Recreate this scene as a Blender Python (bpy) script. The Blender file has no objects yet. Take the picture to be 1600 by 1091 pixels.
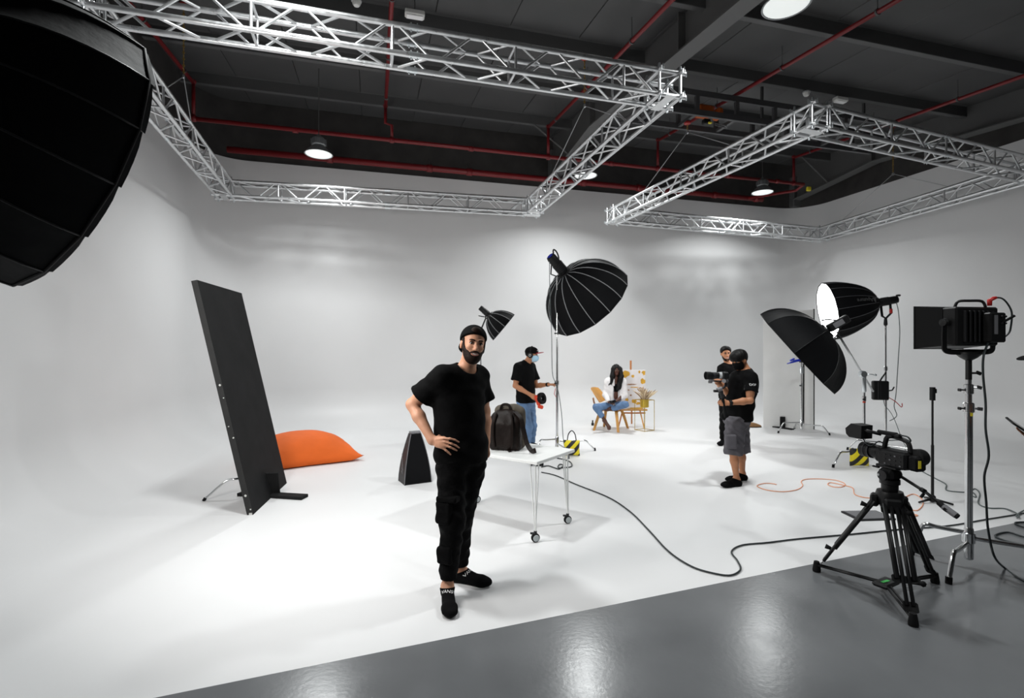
import bpy, bmesh, math, random
import numpy as np
from mathutils import Vector, Matrix
random.seed(7)
rng = np.random.default_rng(7)
SC = bpy.context.scene
COL = SC.collection

# ------------------------------------------------------------------ camera, world, exposure
CAMZ, FPX = 1.65, 790.0
cam_d = bpy.data.cameras.new('camera')
cam_d.sensor_width = 36.0
cam_d.lens = 36.0 * FPX / 1600.0
cam_d.clip_start = 0.05
cam_d.dof.use_dof = True
cam_d.dof.focus_distance = 3.6
cam_d.dof.aperture_fstop = 2.8
cam = bpy.data.objects.new('camera', cam_d)
cam.location = (0, 0, CAMZ)
cam.rotation_euler = (math.pi / 2, 0, 0)
COL.objects.link(cam)
SC.camera = cam
SC.view_settings.view_transform = 'Standard'
SC.view_settings.look = 'None'
SC.view_settings.exposure = 0.36
SC.view_settings.gamma = 1.0
SC.view_settings.use_curve_mapping = False
wd = bpy.data.worlds.new('world'); SC.world = wd
wd.use_nodes = True
wd.node_tree.nodes['Background'].inputs[0].default_value = (0.80, 0.90, 1.0, 1)
wd.node_tree.nodes['Background'].inputs[1].default_value = 0.0

HIGH_BAY_W = 73.0          # watts of each ceiling lamp
SOFT_W = {'near': 62.0, 'big': 14.0, 'small': 0.0, 'lit': 12.0, 'octa': 0.0}

# ------------------------------------------------------------------ frames: world = camera ground frame, room is turned by YAW
YAW = math.radians(15.3)
CU, SU = math.cos(YAW), math.sin(YAW)
UX = Vector((CU, SU, 0)); VX = Vector((-SU, CU, 0)); ZX = Vector((0, 0, 1))
def RM(u, v, z=0.0):                       # room coordinates -> world
    return Vector((u * CU - v * SU, u * SU + v * CU, z))
def uv(p):
    return p[0] * CU + p[1] * SU, -p[0] * SU + p[1] * CU
def W(px, py, d):                          # a point seen in direction (px,py) standing d metres ahead
    return Vector(((px - 800) / FPX * d, d, CAMZ - (py - 545.5) / FPX * d))
def G(px, py, z=0.0):                      # a point on the floor (height z)
    d = (CAMZ - z) * FPX / (py - 545.5)
    return Vector(((px - 800) / FPX * d, d, z))

# ------------------------------------------------------------------ materials
MATS = {}
def mat(name, col, rough=0.5, metal=0.0, spec=None, noise=None, bump=None, emit=None, sheen=0.0, coat=0.0, trans=0.0):
    if name in MATS: return MATS[name]
    m = bpy.data.materials.new(name); m.use_nodes = True
    nt = m.node_tree; b = nt.nodes['Principled BSDF']
    b.inputs['Base Color'].default_value = (*col, 1)
    b.inputs['Roughness'].default_value = rough
    b.inputs['Metallic'].default_value = metal
    if spec is not None: b.inputs['Specular IOR Level'].default_value = spec
    if sheen: b.inputs['Sheen Weight'].default_value = sheen
    if coat: b.inputs['Coat Weight'].default_value = coat
    if trans: b.inputs['Transmission Weight'].default_value = trans
    if emit:
        b.inputs['Emission Color'].default_value = (*emit[0], 1)
        b.inputs['Emission Strength'].default_value = emit[1]
    tc = None
    if noise or bump:
        tc = nt.nodes.new('ShaderNodeTexCoord')
    if noise:                              # (scale, amount of value variation, roughness variation)
        n = nt.nodes.new('ShaderNodeTexNoise'); n.inputs['Scale'].default_value = noise[0]
        n.inputs['Detail'].default_value = 5
        nt.links.new(tc.outputs['Object'], n.inputs['Vector'])
        r = nt.nodes.new('ShaderNodeMapRange')
        r.inputs['From Min'].default_value = 0.3; r.inputs['From Max'].default_value = 0.7
        r.inputs['To Min'].default_value = 1 - noise[1]; r.inputs['To Max'].default_value = 1 + noise[1]
        nt.links.new(n.outputs['Fac'], r.inputs['Value'])
        mx = nt.nodes.new('ShaderNodeVectorMath'); mx.operation = 'SCALE'
        mx.inputs[0].default_value = col
        nt.links.new(r.outputs['Result'], mx.inputs['Scale'])
        nt.links.new(mx.outputs['Vector'], b.inputs['Base Color'])
        if len(noise) > 2:
            r2 = nt.nodes.new('ShaderNodeMapRange')
            r2.inputs['From Min'].default_value = 0.3; r2.inputs['From Max'].default_value = 0.7
            r2.inputs['To Min'].default_value = max(0.02, rough - noise[2]); r2.inputs['To Max'].default_value = rough + noise[2]
            nt.links.new(n.outputs['Fac'], r2.inputs['Value'])
            nt.links.new(r2.outputs['Result'], b.inputs['Roughness'])
    if bump:                               # (scale, strength, distance)
        n = nt.nodes.new('ShaderNodeTexNoise'); n.inputs['Scale'].default_value = bump[0]
        n.inputs['Detail'].default_value = 4
        nt.links.new(tc.outputs['Object'], n.inputs['Vector'])
        bp = nt.nodes.new('ShaderNodeBump'); bp.inputs['Strength'].default_value = bump[1]
        bp.inputs['Distance'].default_value = bump[2]
        nt.links.new(n.outputs['Fac'], bp.inputs['Height'])
        nt.links.new(bp.outputs['Normal'], b.inputs['Normal'])
    MATS[name] = m
    return m
mat('cyc', (0.71, 0.71, 0.715), 0.46, spec=0.32, noise=(0.9, 0.02, 0.06))
mat('grey_floor', (0.135, 0.14, 0.147), 0.22, spec=0.5, noise=(1.7, 0.08, 0.05), bump=(34, 0.07, 0.006))
mat('black_wall', (0.036, 0.033, 0.032), 0.7, noise=(3, 0.25))
mat('hall_wall', (0.35, 0.35, 0.35), 0.7, noise=(1.0, 0.05))
mat('ceiling_panel', (0.058, 0.058, 0.059), 0.6, noise=(1.0, 0.12))
mat('purlin_dark', (0.085, 0.085, 0.086), 0.5)
mat('steel_grey', (0.085, 0.085, 0.086), 0.5)
mat('rafter_flange', (0.10, 0.10, 0.10), 0.5)
mat('rafter_dark', (0.10, 0.10, 0.10), 0.5)
mat('rail_grey', (0.07, 0.07, 0.073), 0.5)
mat('pipe_red', (0.18, 0.007, 0.010), 0.4)
mat('clamp_red', (0.40, 0.02, 0.02), 0.4)
mat('alu', (0.74, 0.75, 0.76), 0.34, 0.92, noise=(14, 0.06, 0.08))
mat('alu_brace', (0.68, 0.69, 0.70), 0.38, 0.9)
mat('zinc', (0.74, 0.78, 0.80), 0.28, 0.9)
mat('chrome', (0.72, 0.73, 0.74), 0.16, 1.0)
mat('brass', (0.65, 0.45, 0.15), 0.35, 0.9)
mat('wire', (0.16, 0.16, 0.16), 0.45, 0.7)
mat('orange_hoist', (0.50, 0.10, 0.01), 0.5)
mat('yellow_plain', (0.75, 0.62, 0.03), 0.5)
mat('white_plastic', (0.72, 0.72, 0.70), 0.4)
mat('lamp_metal', (0.30, 0.31, 0.32), 0.35, 0.7)
mat('lamp_lens', (0.9, 0.92, 0.9), 0.5, emit=((0.95, 1.0, 0.98), 0.38))
mat('soft_black', (0.0035, 0.0037, 0.0045), 0.7, spec=0.12, bump=(9, 0.25, 0.02))
mat('soft_lining', (0.55, 0.56, 0.57), 0.35, 0.5)
mat('rib_white', (0.26, 0.27, 0.28), 0.5)
mat('rib_mid', (0.10, 0.10, 0.11), 0.5)
mat('rib_dark', (0.018, 0.019, 0.02), 0.5, spec=0.3)
mat('diffuser_on', (0.9, 0.9, 0.9), 0.6, emit=((1, 1, 1), 6.0))
mat('diffuser', (0.85, 0.85, 0.85), 0.6)
mat('black_metal', (0.006, 0.006, 0.0065), 0.42, spec=0.35)
mat('black_plastic', (0.005, 0.005, 0.0055), 0.5, spec=0.3, noise=(30, 0.2))
mat('black_rubber', (0.004, 0.004, 0.0045), 0.7, spec=0.2)
mat('dark_grey', (0.018, 0.018, 0.02), 0.5, spec=0.3)
mat('mid_grey', (0.16, 0.16, 0.17), 0.45)
mat('light_grey', (0.45, 0.46, 0.47), 0.45)
mat('panel_black', (0.012, 0.012, 0.0125), 0.8, spec=0.12, noise=(5, 0.2), bump=(220, 0.25, 0.003))
mat('panel_edge', (0.009, 0.009, 0.009), 0.7, noise=(9, 0.3))
mat('foam_white', (0.78, 0.78, 0.77), 0.7, noise=(3, 0.03))
mat('chip_white', (0.55, 0.55, 0.53), 0.7)
mat('orange_cloth', (0.74, 0.125, 0.008), 0.75, noise=(2.5, 0.08), bump=(5, 0.5, 0.03))
mat('skin', (0.58, 0.295, 0.185), 0.5, spec=0.35, noise=(20, 0.07))
mat('skin_tan', (0.46, 0.205, 0.105), 0.5, spec=0.35, noise=(20, 0.06))
mat('skin_brown', (0.27, 0.115, 0.062), 0.5, spec=0.35, noise=(20, 0.06))
mat('skin_dark', (0.085, 0.032, 0.020), 0.45, spec=0.4, noise=(20, 0.08))
mat('lip', (0.42, 0.15, 0.12), 0.45)
mat('lip_dark', (0.10, 0.03, 0.025), 0.45)
mat('teeth', (0.75, 0.70, 0.64), 0.3)
mat('eye_white', (0.42, 0.38, 0.36), 0.25)
mat('iris_dark', (0.012, 0.007, 0.005), 0.2)
mat('hair_black', (0.005, 0.0045, 0.0045), 0.55, spec=0.18)
mat('hair_brown', (0.017, 0.009, 0.0065), 0.65, spec=0.15, noise=(90, 0.35))
mat('tee_black', (0.0035, 0.0035, 0.0038), 0.85, spec=0.08, bump=(9, 0.5, 0.02))
mat('pants_black', (0.0035, 0.0035, 0.0038), 0.8, spec=0.08, bump=(11, 0.6, 0.03))
mat('cap_black', (0.0035, 0.0035, 0.0038), 0.8, spec=0.08)
mat('sock_black', (0.0035, 0.0035, 0.0038), 0.9, spec=0.08, bump=(120, 0.3, 0.003))
mat('jeans', (0.105, 0.19, 0.34), 0.8, noise=(5, 0.22), bump=(13, 0.5, 0.02))
mat('shorts_grey', (0.085, 0.080, 0.092), 0.85, noise=(6, 0.15), bump=(12, 0.5, 0.02))
mat('shirt_white', (0.74, 0.72, 0.72), 0.8, bump=(12, 0.6, 0.02))
mat('mask_blue', (0.42, 0.66, 0.83), 0.8, bump=(20, 0.3, 0.01))
mat('mask_black', (0.004, 0.004, 0.0045), 0.8, spec=0.1)
mat('visor_red', (0.38, 0.012, 0.03), 0.6)
mat('print_white', (0.75, 0.75, 0.75), 0.7)
mat('print_grey', (0.09, 0.09, 0.09), 0.6)
mat('leather_brown', (0.009, 0.0052, 0.004), 0.5, spec=0.18, noise=(7, 0.25), bump=(14, 0.4, 0.02))
mat('canvas_khaki', (0.07, 0.058, 0.042), 0.8, noise=(9, 0.2))
mat('table_white', (0.80, 0.81, 0.80), 0.3)
mat('ply', (0.55, 0.27, 0.055), 0.4, noise=(6, 0.12))
mat('ply_edge', (0.42, 0.19, 0.05), 0.5, noise=(25, 0.25))
mat('easel_wood', (0.52, 0.20, 0.06), 0.5, noise=(10, 0.15))
mat('canvas_white', (0.76, 0.74, 0.76), 0.7, noise=(7, 0.06))
mat('paint_ochre', (0.62, 0.34, 0.03), 0.6, noise=(12, 0.2))
mat('paint_brown', (0.30, 0.13, 0.04), 0.6)
mat('gold', (0.62, 0.43, 0.06), 0.32, 0.75)
mat('gold_thin', (0.45, 0.30, 0.04), 0.35, 0.6)
mat('pampas', (0.62, 0.50, 0.34), 0.9)
mat('dried_brown', (0.20, 0.11, 0.07), 0.9)
mat('shoe_tan', (0.25, 0.13, 0.05), 0.7, noise=(12, 0.2))
mat('cable_orange', (0.80, 0.33, 0.17), 0.6)
mat('cable_black', (0.012, 0.018, 0.020), 0.5)
mat('cable_grey', (0.10, 0.12, 0.12), 0.5)
mat('hazard_yellow', (0.80, 0.66, 0.01), 0.55)
mat('hazard_black', (0.012, 0.012, 0.012), 0.6)
mat('blue_clamp', (0.01, 0.03, 0.45), 0.4)
mat('red_plastic', (0.50, 0.015, 0.012), 0.4)
mat('tape_red', (0.62, 0.05, 0.015), 0.5)
mat('caster_grey', (0.42, 0.46, 0.47), 0.4)
mat('screen_dark', (0.004, 0.004, 0.005), 0.1)
mat('glass_lens', (0.005, 0.006, 0.01), 0.05)
mat('chip_green', (0.03, 0.35, 0.06), 0.5)

# ------------------------------------------------------------------ mesh builder
def frame_from(zdir, hint=None):
    z = Vector(zdir).normalized()
    h = Vector(hint) if hint is not None else (Vector((0, 0, 1)) if abs(z.z) < 0.95 else Vector((0, 1, 0)))
    x = h.cross(z)
    if x.length < 1e-6: x = Vector((1, 0, 0)).cross(z)
    x.normalize(); y = z.cross(x)
    return Matrix(((x.x, y.x, z.x), (x.y, y.y, z.y), (x.z, y.z, z.z)))
class MB:
    def __init__(s, M=None):
        s.v = []; s.f = []; s.M = M
    def _add(s, vs, fs):
        o = len(s.v)
        if s.M is not None: vs = [s.M @ Vector(p) for p in vs]
        s.v += [tuple(p) for p in vs]
        s.f += [tuple(i + o for i in f) for f in fs]
        return s
    def box(s, c, size, R=None, bev=0.0):
        hx, hy, hz = size[0] / 2, size[1] / 2, size[2] / 2
        c = Vector(c)
        if bev <= 0:
            vs = [Vector((x, y, z)) for x in (-hx, hx) for y in (-hy, hy) for z in (-hz, hz)]
            fs = [(0, 1, 3, 2), (4, 6, 7, 5), (0, 4, 5, 1), (2, 3, 7, 6), (0, 2, 6, 4), (1, 5, 7, 3)]
        else:
            b = min(bev, hx * .95, hy * .95, hz * .95)
            vs = []; idx = {}
            for sx in (-1, 1):
                for sy in (-1, 1):
                    for sz in (-1, 1):
                        for a in range(3):
                            p = [sx * (hx - b), sy * (hy - b), sz * (hz - b)]
                            p[a] = (sx, sy, sz)[a] * (hx, hy, hz)[a]
                            idx[(sx, sy, sz, a)] = len(vs); vs.append(Vector(p))
            fs = []
            for a in range(3):
                o1, o2 = (a + 1) % 3, (a + 2) % 3
                for sg in (-1, 1):
                    q = []
                    for s1, s2 in ((-1, -1), (1, -1), (1, 1), (-1, 1)):
                        k = [0, 0, 0]; k[a] = sg; k[o1] = s1; k[o2] = s2
                        q.append(idx[(*k, a)])
                    fs.append(tuple(q if sg > 0 else q[::-1]))
            for a in range(3):                     # edge strips along axis a
                o1, o2 = (a + 1) % 3, (a + 2) % 3
                for s1 in (-1, 1):
                    for s2 in (-1, 1):
                        k0 = [0, 0, 0]; k1 = [0, 0, 0]
                        k0[a] = -1; k1[a] = 1; k0[o1] = k1[o1] = s1; k0[o2] = k1[o2] = s2
                        q = (idx[(*k0, o1)], idx[(*k1, o1)], idx[(*k1, o2)], idx[(*k0, o2)])
                        fs.append(q if s1 * s2 < 0 else q[::-1])
            for sx in (-1, 1):
                for sy in (-1, 1):
                    for sz in (-1, 1):
                        t = (idx[(sx, sy, sz, 0)], idx[(sx, sy, sz, 1)], idx[(sx, sy, sz, 2)])
                        fs.append(t if sx * sy * sz > 0 else t[::-1])
        if R is not None: vs = [R @ p for p in vs]
        return s._add([p + c for p in vs], fs)
    def tube(s, pts, r, n=8, cap=True, closed=False):
        pts = [Vector(p) for p in pts]
        N = len(pts)
        rs = r if isinstance(r, (list, tuple)) else [r] * N
        dirs = []
        for i in range(N):
            if closed: d = pts[(i + 1) % N] - pts[i - 1]
            else: d = pts[min(i + 1, N - 1)] - pts[max(i - 1, 0)]
            dirs.append(d.normalized() if d.length > 1e-9 else Vector((0, 0, 1)))
        R0 = frame_from(dirs[0]); nx = R0 @ Vector((1, 0, 0))
        vs = []; fs = []
        for i in range(N):
            d = dirs[i]
            nx = nx - d * nx.dot(d)
            if nx.length < 1e-6: nx = frame_from(d) @ Vector((1, 0, 0))
            nx.normalize(); ny = d.cross(nx)
            for k in range(n):
                a = 2 * math.pi * k / n
                vs.append(pts[i] + (nx * math.cos(a) + ny * math.sin(a)) * rs[i])
        M = N if closed else N - 1
        for i in range(M):
            j = (i + 1) % N
            for k in range(n):
                k2 = (k + 1) % n
                fs.append((i * n + k, i * n + k2, j * n + k2, j * n + k))
        if cap and not closed:
            fs.append(tuple(range(n - 1, -1, -1)))
            fs.append(tuple((N - 1) * n + k for k in range(n)))
        return s._add(vs, fs)
    def cyl(s, a, b, r, r2=None, n=16):
        return s.tube([a, b], [r, r if r2 is None else r2], n)
    def lathe(s, prof, n=24, base=(0, 0, 0), axis=(0, 0, 1), hint=None, ang=(0, 2 * math.pi), closed=True):
        R = frame_from(axis, hint); base = Vector(base)
        vs = []; fs = []; m = len(prof)
        full = abs(ang[1] - ang[0] - 2 * math.pi) < 1e-6
        cnt = n if full else n + 1
        for k in range(cnt):
            a = ang[0] + (ang[1] - ang[0]) * k / n
            for (rr, zz) in prof:
                vs.append(base + R @ Vector((rr * math.cos(a), rr * math.sin(a), zz)))
        for k in range(n if full else n):
            k2 = (k + 1) % cnt
            for i in range(m - 1):
                fs.append((k * m + i, k2 * m + i, k2 * m + i + 1, k * m + i + 1))
        if closed and full:
            if prof[0][0] > 1e-6: fs.append(tuple(k * m for k in range(cnt - 1, -1, -1)))
            if prof[-1][0] > 1e-6: fs.append(tuple(k * m + m - 1 for k in range(cnt)))
        return s._add(vs, fs)
    def sphere(s, c, r, n=16, m=10, R=None):
        rr = r if isinstance(r, (tuple, list)) else (r, r, r)
        c = Vector(c); vs = []; fs = []
        for i in range(m + 1):
            t = math.pi * i / m
            for k in range(n):
                a = 2 * math.pi * k / n
                p = Vector((rr[0] * math.sin(t) * math.cos(a), rr[1] * math.sin(t) * math.sin(a), rr[2] * math.cos(t)))
                if R is not None: p = R @ p
                vs.append(c + p)
        for i in range(m):
            for k in range(n):
                k2 = (k + 1) % n
                if i == 0: fs.append((k, (i + 1) * n + k, (i + 1) * n + k2))
                elif i == m - 1: fs.append((i * n + k, (i + 1) * n + k, i * n + k2))
                else: fs.append((i * n + k, (i + 1) * n + k, (i + 1) * n + k2, i * n + k2))
        return s._add(vs, fs)
    def prism(s, poly, ext, o=(0, 0, 0)):
        """poly: list of 3D points (planar), ext: extrusion vector"""
        o = Vector(o); e = Vector(ext); n = len(poly)
        a = [Vector(p) + o for p in poly]
        vs = a + [p + e for p in a]
        fs = [tuple(range(n - 1, -1, -1)), tuple(range(n, 2 * n))]
        fs += [(i, (i + 1) % n, n + (i + 1) % n, n + i) for i in range(n)]
        return s._add(vs, fs)
    def grid(s, P):
        """P[i][j] points"""
        m = len(P); n = len(P[0])
        vs = [p for row in P for p in row]
        fs = [(i * n + j, i * n + j + 1, (i + 1) * n + j + 1, (i + 1) * n + j) for i in range(m - 1) for j in range(n - 1)]
        return s._add(vs, fs)
    def build(s, name, m, parent=None, smooth=False, angle=None, base=None):
        return mk(name, s.v, s.f, m, parent, smooth, angle, base)
def link_mesh(name, me, parent=None):
    o = bpy.data.objects.new(name, me); COL.objects.link(o)
    if parent is not None: o.parent = parent
    return o
def mk(name, verts, faces, m, parent=None, smooth=False, angle=None, base=None):
    """world-space verts; the object's origin is the root's origin, or its own base when it is top-level"""
    v = np.array([tuple(p) for p in verts], dtype=np.float64) if not isinstance(verts, np.ndarray) else verts.astype(np.float64)
    if parent is not None:
        r = parent
        while r.parent is not None: r = r.parent
        off = np.array(r.location)
        assert tuple(r.rotation_euler) == (0, 0, 0)
    elif base is not None:
        off = np.array(base, dtype=float)
    else:
        lo = v.min(0); hi = v.max(0)
        off = np.array([(lo[0] + hi[0]) / 2, (lo[1] + hi[1]) / 2, lo[2]])
    me = bpy.data.meshes.new(name)
    v = v - off
    if isinstance(faces, np.ndarray):
        nf, k = faces.shape
        me.vertices.add(len(v)); me.vertices.foreach_set('co', v.astype(np.float32).ravel())
        me.loops.add(nf * k); me.loops.foreach_set('vertex_index', faces.astype(np.int32).ravel())
        me.polygons.add(nf); me.polygons.foreach_set('loop_start', np.arange(0, nf * k, k, dtype=np.int32))
        me.update(calc_edges=True); me.validate()
    else:
        me.from_pydata([tuple(p) for p in v], [], faces)
        bm = bmesh.new(); bm.from_mesh(me)
        bmesh.ops.recalc_face_normals(bm, faces=bm.faces)
        bm.to_mesh(me); bm.free()
    if smooth:
        me.polygons.foreach_set('use_smooth', np.ones(len(me.polygons), dtype=bool))
        if angle is not None:
            try: me.set_sharp_from_angle(angle=math.radians(angle))
            except Exception: pass
    me.materials.append(MATS[m] if isinstance(m, str) else m)
    o = link_mesh(name, me, parent)
    if parent is None: o.location = off
    return o
def tag(o, label=None, cat=None, group=None, kind=None):
    if label: o['label'] = label
    if cat: o['category'] = cat
    if group: o['group'] = group
    if kind: o['kind'] = kind
    return o
def thing(name, label, cat, loc, group=None):
    o = bpy.data.objects.new(name, None); COL.objects.link(o)
    o.empty_display_size = 0.1
    o.location = loc
    return tag(o, label, cat, group)
def smooth_path(pts, sub=6, closed=False):
    """Catmull-Rom through pts"""
    P = [Vector(p) for p in pts]; n = len(P); out = []
    rngi = range(n if closed else n - 1)
    for i in rngi:
        p0 = P[i - 1] if (closed or i > 0) else P[0]
        p1 = P[i]; p2 = P[(i + 1) % n]
        p3 = P[(i + 2) % n] if (closed or i + 2 < n) else P[-1]
        for k in range(sub):
            t = k / sub
            out.append(0.5 * ((2 * p1) + (p2 - p0) * t + (2 * p0 - 5 * p1 + 4 * p2 - p3) * t * t + (3 * p1 - p0 - 3 * p2 + p3) * t ** 3))
    if not closed: out.append(P[-1])
    return out
def area_light(name, loc, direction, size, power, color=(1, 1, 1), spread=180, parent=None):
    ld = bpy.data.lights.new(name, 'AREA'); ld.shape = 'DISK'; ld.size = size; ld.energy = power; ld.color = color
    ld.spread = math.radians(spread)
    o = bpy.data.objects.new(name, ld); COL.objects.link(o)
    R = frame_from(-Vector(direction)).to_4x4(); R.translation = Vector(loc)
    if parent is not None:
        r = parent
        while r.parent is not None: r = r.parent
        R.translation = Vector(loc) - Vector(r.location); o.parent = parent
    o.matrix_local = R if parent is not None else R
    if parent is None: o.matrix_world = R
    return o
# ================================================================== THE SETTING
U0, U1, V1 = -3.35, 11.73, 11.64
WT = 5.58                                   # top of the white wall
RC, COVE = 0.85, 0.80
def edge_y(x): return 3.02 + 0.372 * x      # painted edge between white and grey floor
def zc(v): return 6.8 - 0.08 * (V1 - v)     # underside of the roof deck
def front_v(u):                             # v of the painted edge at room u
    # x=u*CU-v*SU ; y=u*SU+v*CU ; y=3.02+.372x
    return (3.02 + 0.372 * u * CU - u * SU) / (CU + 0.372 * SU)
path = []                                   # (u,v, inward normal)
VL, VR = front_v(U0 + COVE), front_v(U1 - COVE)
for v in np.linspace(VL, V1 - RC, 8): path.append((U0, v, 1, 0))
for a in np.linspace(0, math.pi / 2, 13)[1:]:
    path.append((U0 + RC - RC * math.cos(a), V1 - RC + RC * math.sin(a), math.cos(a), -math.sin(a)))
for u in np.linspace(U0 + RC, U1 - RC, 14)[1:]: path.append((u, V1, 0, -1))
for a in np.linspace(0, math.pi / 2, 13)[1:]:
    path.append((U1 - RC + RC * math.sin(a), V1 - RC + RC * math.cos(a), -math.sin(a), -math.cos(a)))
for v in np.linspace(V1 - RC, VR, 8)[1:]: path.append((U1, v, -1, 0))
prof = [(COVE - COVE * math.sin(t), COVE - COVE * math.cos(t)) for t in np.linspace(0, math.pi / 2, 14)]
prof += [(0, z) for z in np.linspace(COVE, WT, 6)[1:]]
m = MB(); m.grid([[RM(u + nu * o, v + nv * o, z) for (o, z) in prof] for (u, v, nu, nv) in path])
wall = m.build('wall_cyclorama', 'cyc', smooth=True, base=(0, 0, 0))
tag(wall, kind='structure', label='seamless white cyclorama wall curving into the floor')
# solid back so that no light leaks and the top edge has depth
m = MB()
m.grid([[RM(u + nu * o, v + nv * o, z) for (o, z) in ((0, WT), (-0.25, WT), (-0.25, -0.05))] for (u, v, nu, nv) in path])
tag(m.build('trim_1', 'cyc', base=(0, 0, 0)), kind='structure')
# white floor inside the coves
inner = [RM(u + nu * COVE, v + nv * COVE, 0) for (u, v, nu, nv) in path]
m = MB(); n_in = len(inner)
m._add(inner, [tuple(range(n_in))])
fl = m.build('floor_white', 'cyc', base=(0, 0, 0)); tag(fl, kind='structure', label='white painted studio floor')
# grey glossy floor
a0, a1 = RM(U0 - 2, front_v(U0 - 2)), RM(U1 + 2, front_v(U1 + 2))
m = MB(); m._add([a0, a1, a1 + VX * -12, a0 + VX * -12], [(0, 1, 2, 3)])
tag(m.build('floor_grey', 'grey_floor', base=(0, 0, 0)), kind='structure', label='glossy grey painted concrete floor')
# slab under everything
m = MB(); m.box(RM(4.2, 3.5, -0.16), (24, 24, 0.2), Matrix.Rotation(YAW, 3, 'Z'))
tag(m.build('floor_slab', 'grey_floor', base=(0, 0, 0)), kind='structure')
# black upper wall
m = MB(); m.grid([[RM(u - nu * 0.03, v - nv * 0.03, z) for z in (WT - 0.02, 7.6)] for (u, v, nu, nv) in path])
tag(m.build('wall_upper', 'black_wall', smooth=True, base=(0, 0, 0)), kind='structure', label='black painted wall above the white cyclorama')
# the rest of the hall behind the camera is closed by plain walls
VB = -8.2
def hall_wall(name, a, b):
    p, q = RM(*a), RM(*b); m = MB(); nrm = (q - p).cross(ZX).normalized() * 0.2
    m.prism([p, q, q + ZX * 7.6, p + ZX * 7.6], nrm)
    tag(m.build(name, 'hall_wall', base=(0, 0, 0)), kind='structure')
hall_wall('wall_left', (U0 - 0.26, VL + 0.3), (U0 - 0.26, VB))
hall_wall('wall_rear', (U0 - 0.26, VB), (U1 + 0.26, VB))
hall_wall('wall_right', (U1 + 0.26, VB), (U1 + 0.26, VR + 0.3))
# roof deck
ceil_slab = MB()
def deckp(u, v, dz=0): return RM(u, v, zc(v) + dz)
ceil_slab._add([deckp(-7, -9, .05), deckp(15, -9, .05), deckp(15, 12.4, .05), deckp(-7, 12.4, .05)], [(0, 1, 2, 3)])
ceiling = ceil_slab.build('ceiling', 'ceiling_panel', base=(0, 0, 0)); tag(ceiling, kind='structure', label='dark grey sheet metal roof deck on purlins')
PV = [11.64 - s for s in (1.25, 2.8, 4.35, 5.9, 7.45, 9.0)]
tilt = math.atan(0.08)
RDK = Matrix.Rotation(YAW, 3, 'Z') @ Matrix.Rotation(tilt, 3, 'X')
rows = [11.62] + PV
pmeshes = {}
for i in range(len(rows) - 1):
    v1, v0 = rows[i] - 0.02, rows[i + 1] + 0.02
    if i not in pmeshes:
        b = MB(); b.box((0, 0, 0), (1.092, (v1 - v0) / math.cos(tilt), 0.03), RDK, 0.006)
        me = bpy.data.meshes.new('roof_panel'); me.from_pydata(b.v, [], b.f); me.materials.append(MATS['ceiling_panel'])
        pmeshes[i] = me
    for k in range(17):
        u = -4.1 + 1.1 * k
        o = link_mesh('roof_panel', pmeshes[i], ceiling)
        o.location = RM(u, (v0 + v1) / 2, zc((v0 + v1) / 2) + 0.005 + 0.004 * ((k + i) % 2))
# purlins: web + bright lower flange
for v in PV:
    m = MB(); z = zc(v)
    m.box(RM(4.2, v, z - 0.09), (18.5, 0.012, 0.21), Matrix.Rotation(YAW, 3, 'Z'))
    m.box(RM(4.2, v - 0.03, z - 0.005), (18.5, 0.07, 0.012), Matrix.Rotation(YAW, 3, 'Z'))
    p = m.build('purlin', 'purlin_dark', ceiling)
    m = MB(); m.box(RM(4.2, v + 0.04, z - 0.195), (18.5, 0.085, 0.012), Matrix.Rotation(YAW, 3, 'Z'))
    m.box(RM(4.2, v + 0.082, z - 0.185), (18.5, 0.008, 0.025), Matrix.Rotation(YAW, 3, 'Z'))
    m.build('purlin_flange', 'steel_grey', p)
# rafters with haunch and column
def slab_uv(m, u, w, pts):
    """box-like plate: polygon in (v,z) at room u, width w along u"""
    m.prism([RM(u - w / 2, v, z) for (v, z) in pts], UX * w)
for u in (4.22, 11.35):
    web = MB(); d = 0.55
    slab_uv(web, u, 0.02, [(-4, zc(-4)), (11.6, zc(11.6)), (11.6, zc(11.6) - 1.0), (9.2, zc(9.2) - d), (-4, zc(-4) - d)])
    r = web.build('rafter', 'rafter_dark', ceiling)
    fl_ = MB()
    slab_uv(fl_, u, 0.26, [(-4, zc(-4) - d), (9.2, zc(9.2) - d), (9.2, zc(9.2) - d - .025), (-4, zc(-4) - d - .025)])
    slab_uv(fl_, u, 0.26, [(9.2, zc(9.2) - d), (11.6, zc(11.6) - 1.0), (11.6, zc(11.6) - 1.025), (9.2, zc(9.2) - d - .025)])
    fl_.build('rafter_flange', 'rafter_flange', r)
    for vv in (6.2, 9.2):
        st = MB(); st.box(RM(u, vv, zc(vv) - d / 2), (0.24, 0.02, d), Matrix.Rotation(YAW, 3, 'Z'))
        st.build('stiffener', 'rafter_dark', r)
    c = MB(); c.box(RM(u, 11.55, 6.02), (0.26, 0.2, 0.85), Matrix.Rotation(YAW, 3, 'Z'), 0.02)
    c.build('column_head', 'rafter_dark', ceiling)
    for sg in (-1, 1):                      # knee bracing rods to the purlins
        b = MB(); b.cyl(RM(u + sg * 0.1, 10.4, zc(10.4) - 0.75), RM(u + sg * 0.9, 10.39, zc(10.39) - 0.2), 0.02, n=6)
        b.build('fly_brace', 'rafter_dark', r)
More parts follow.
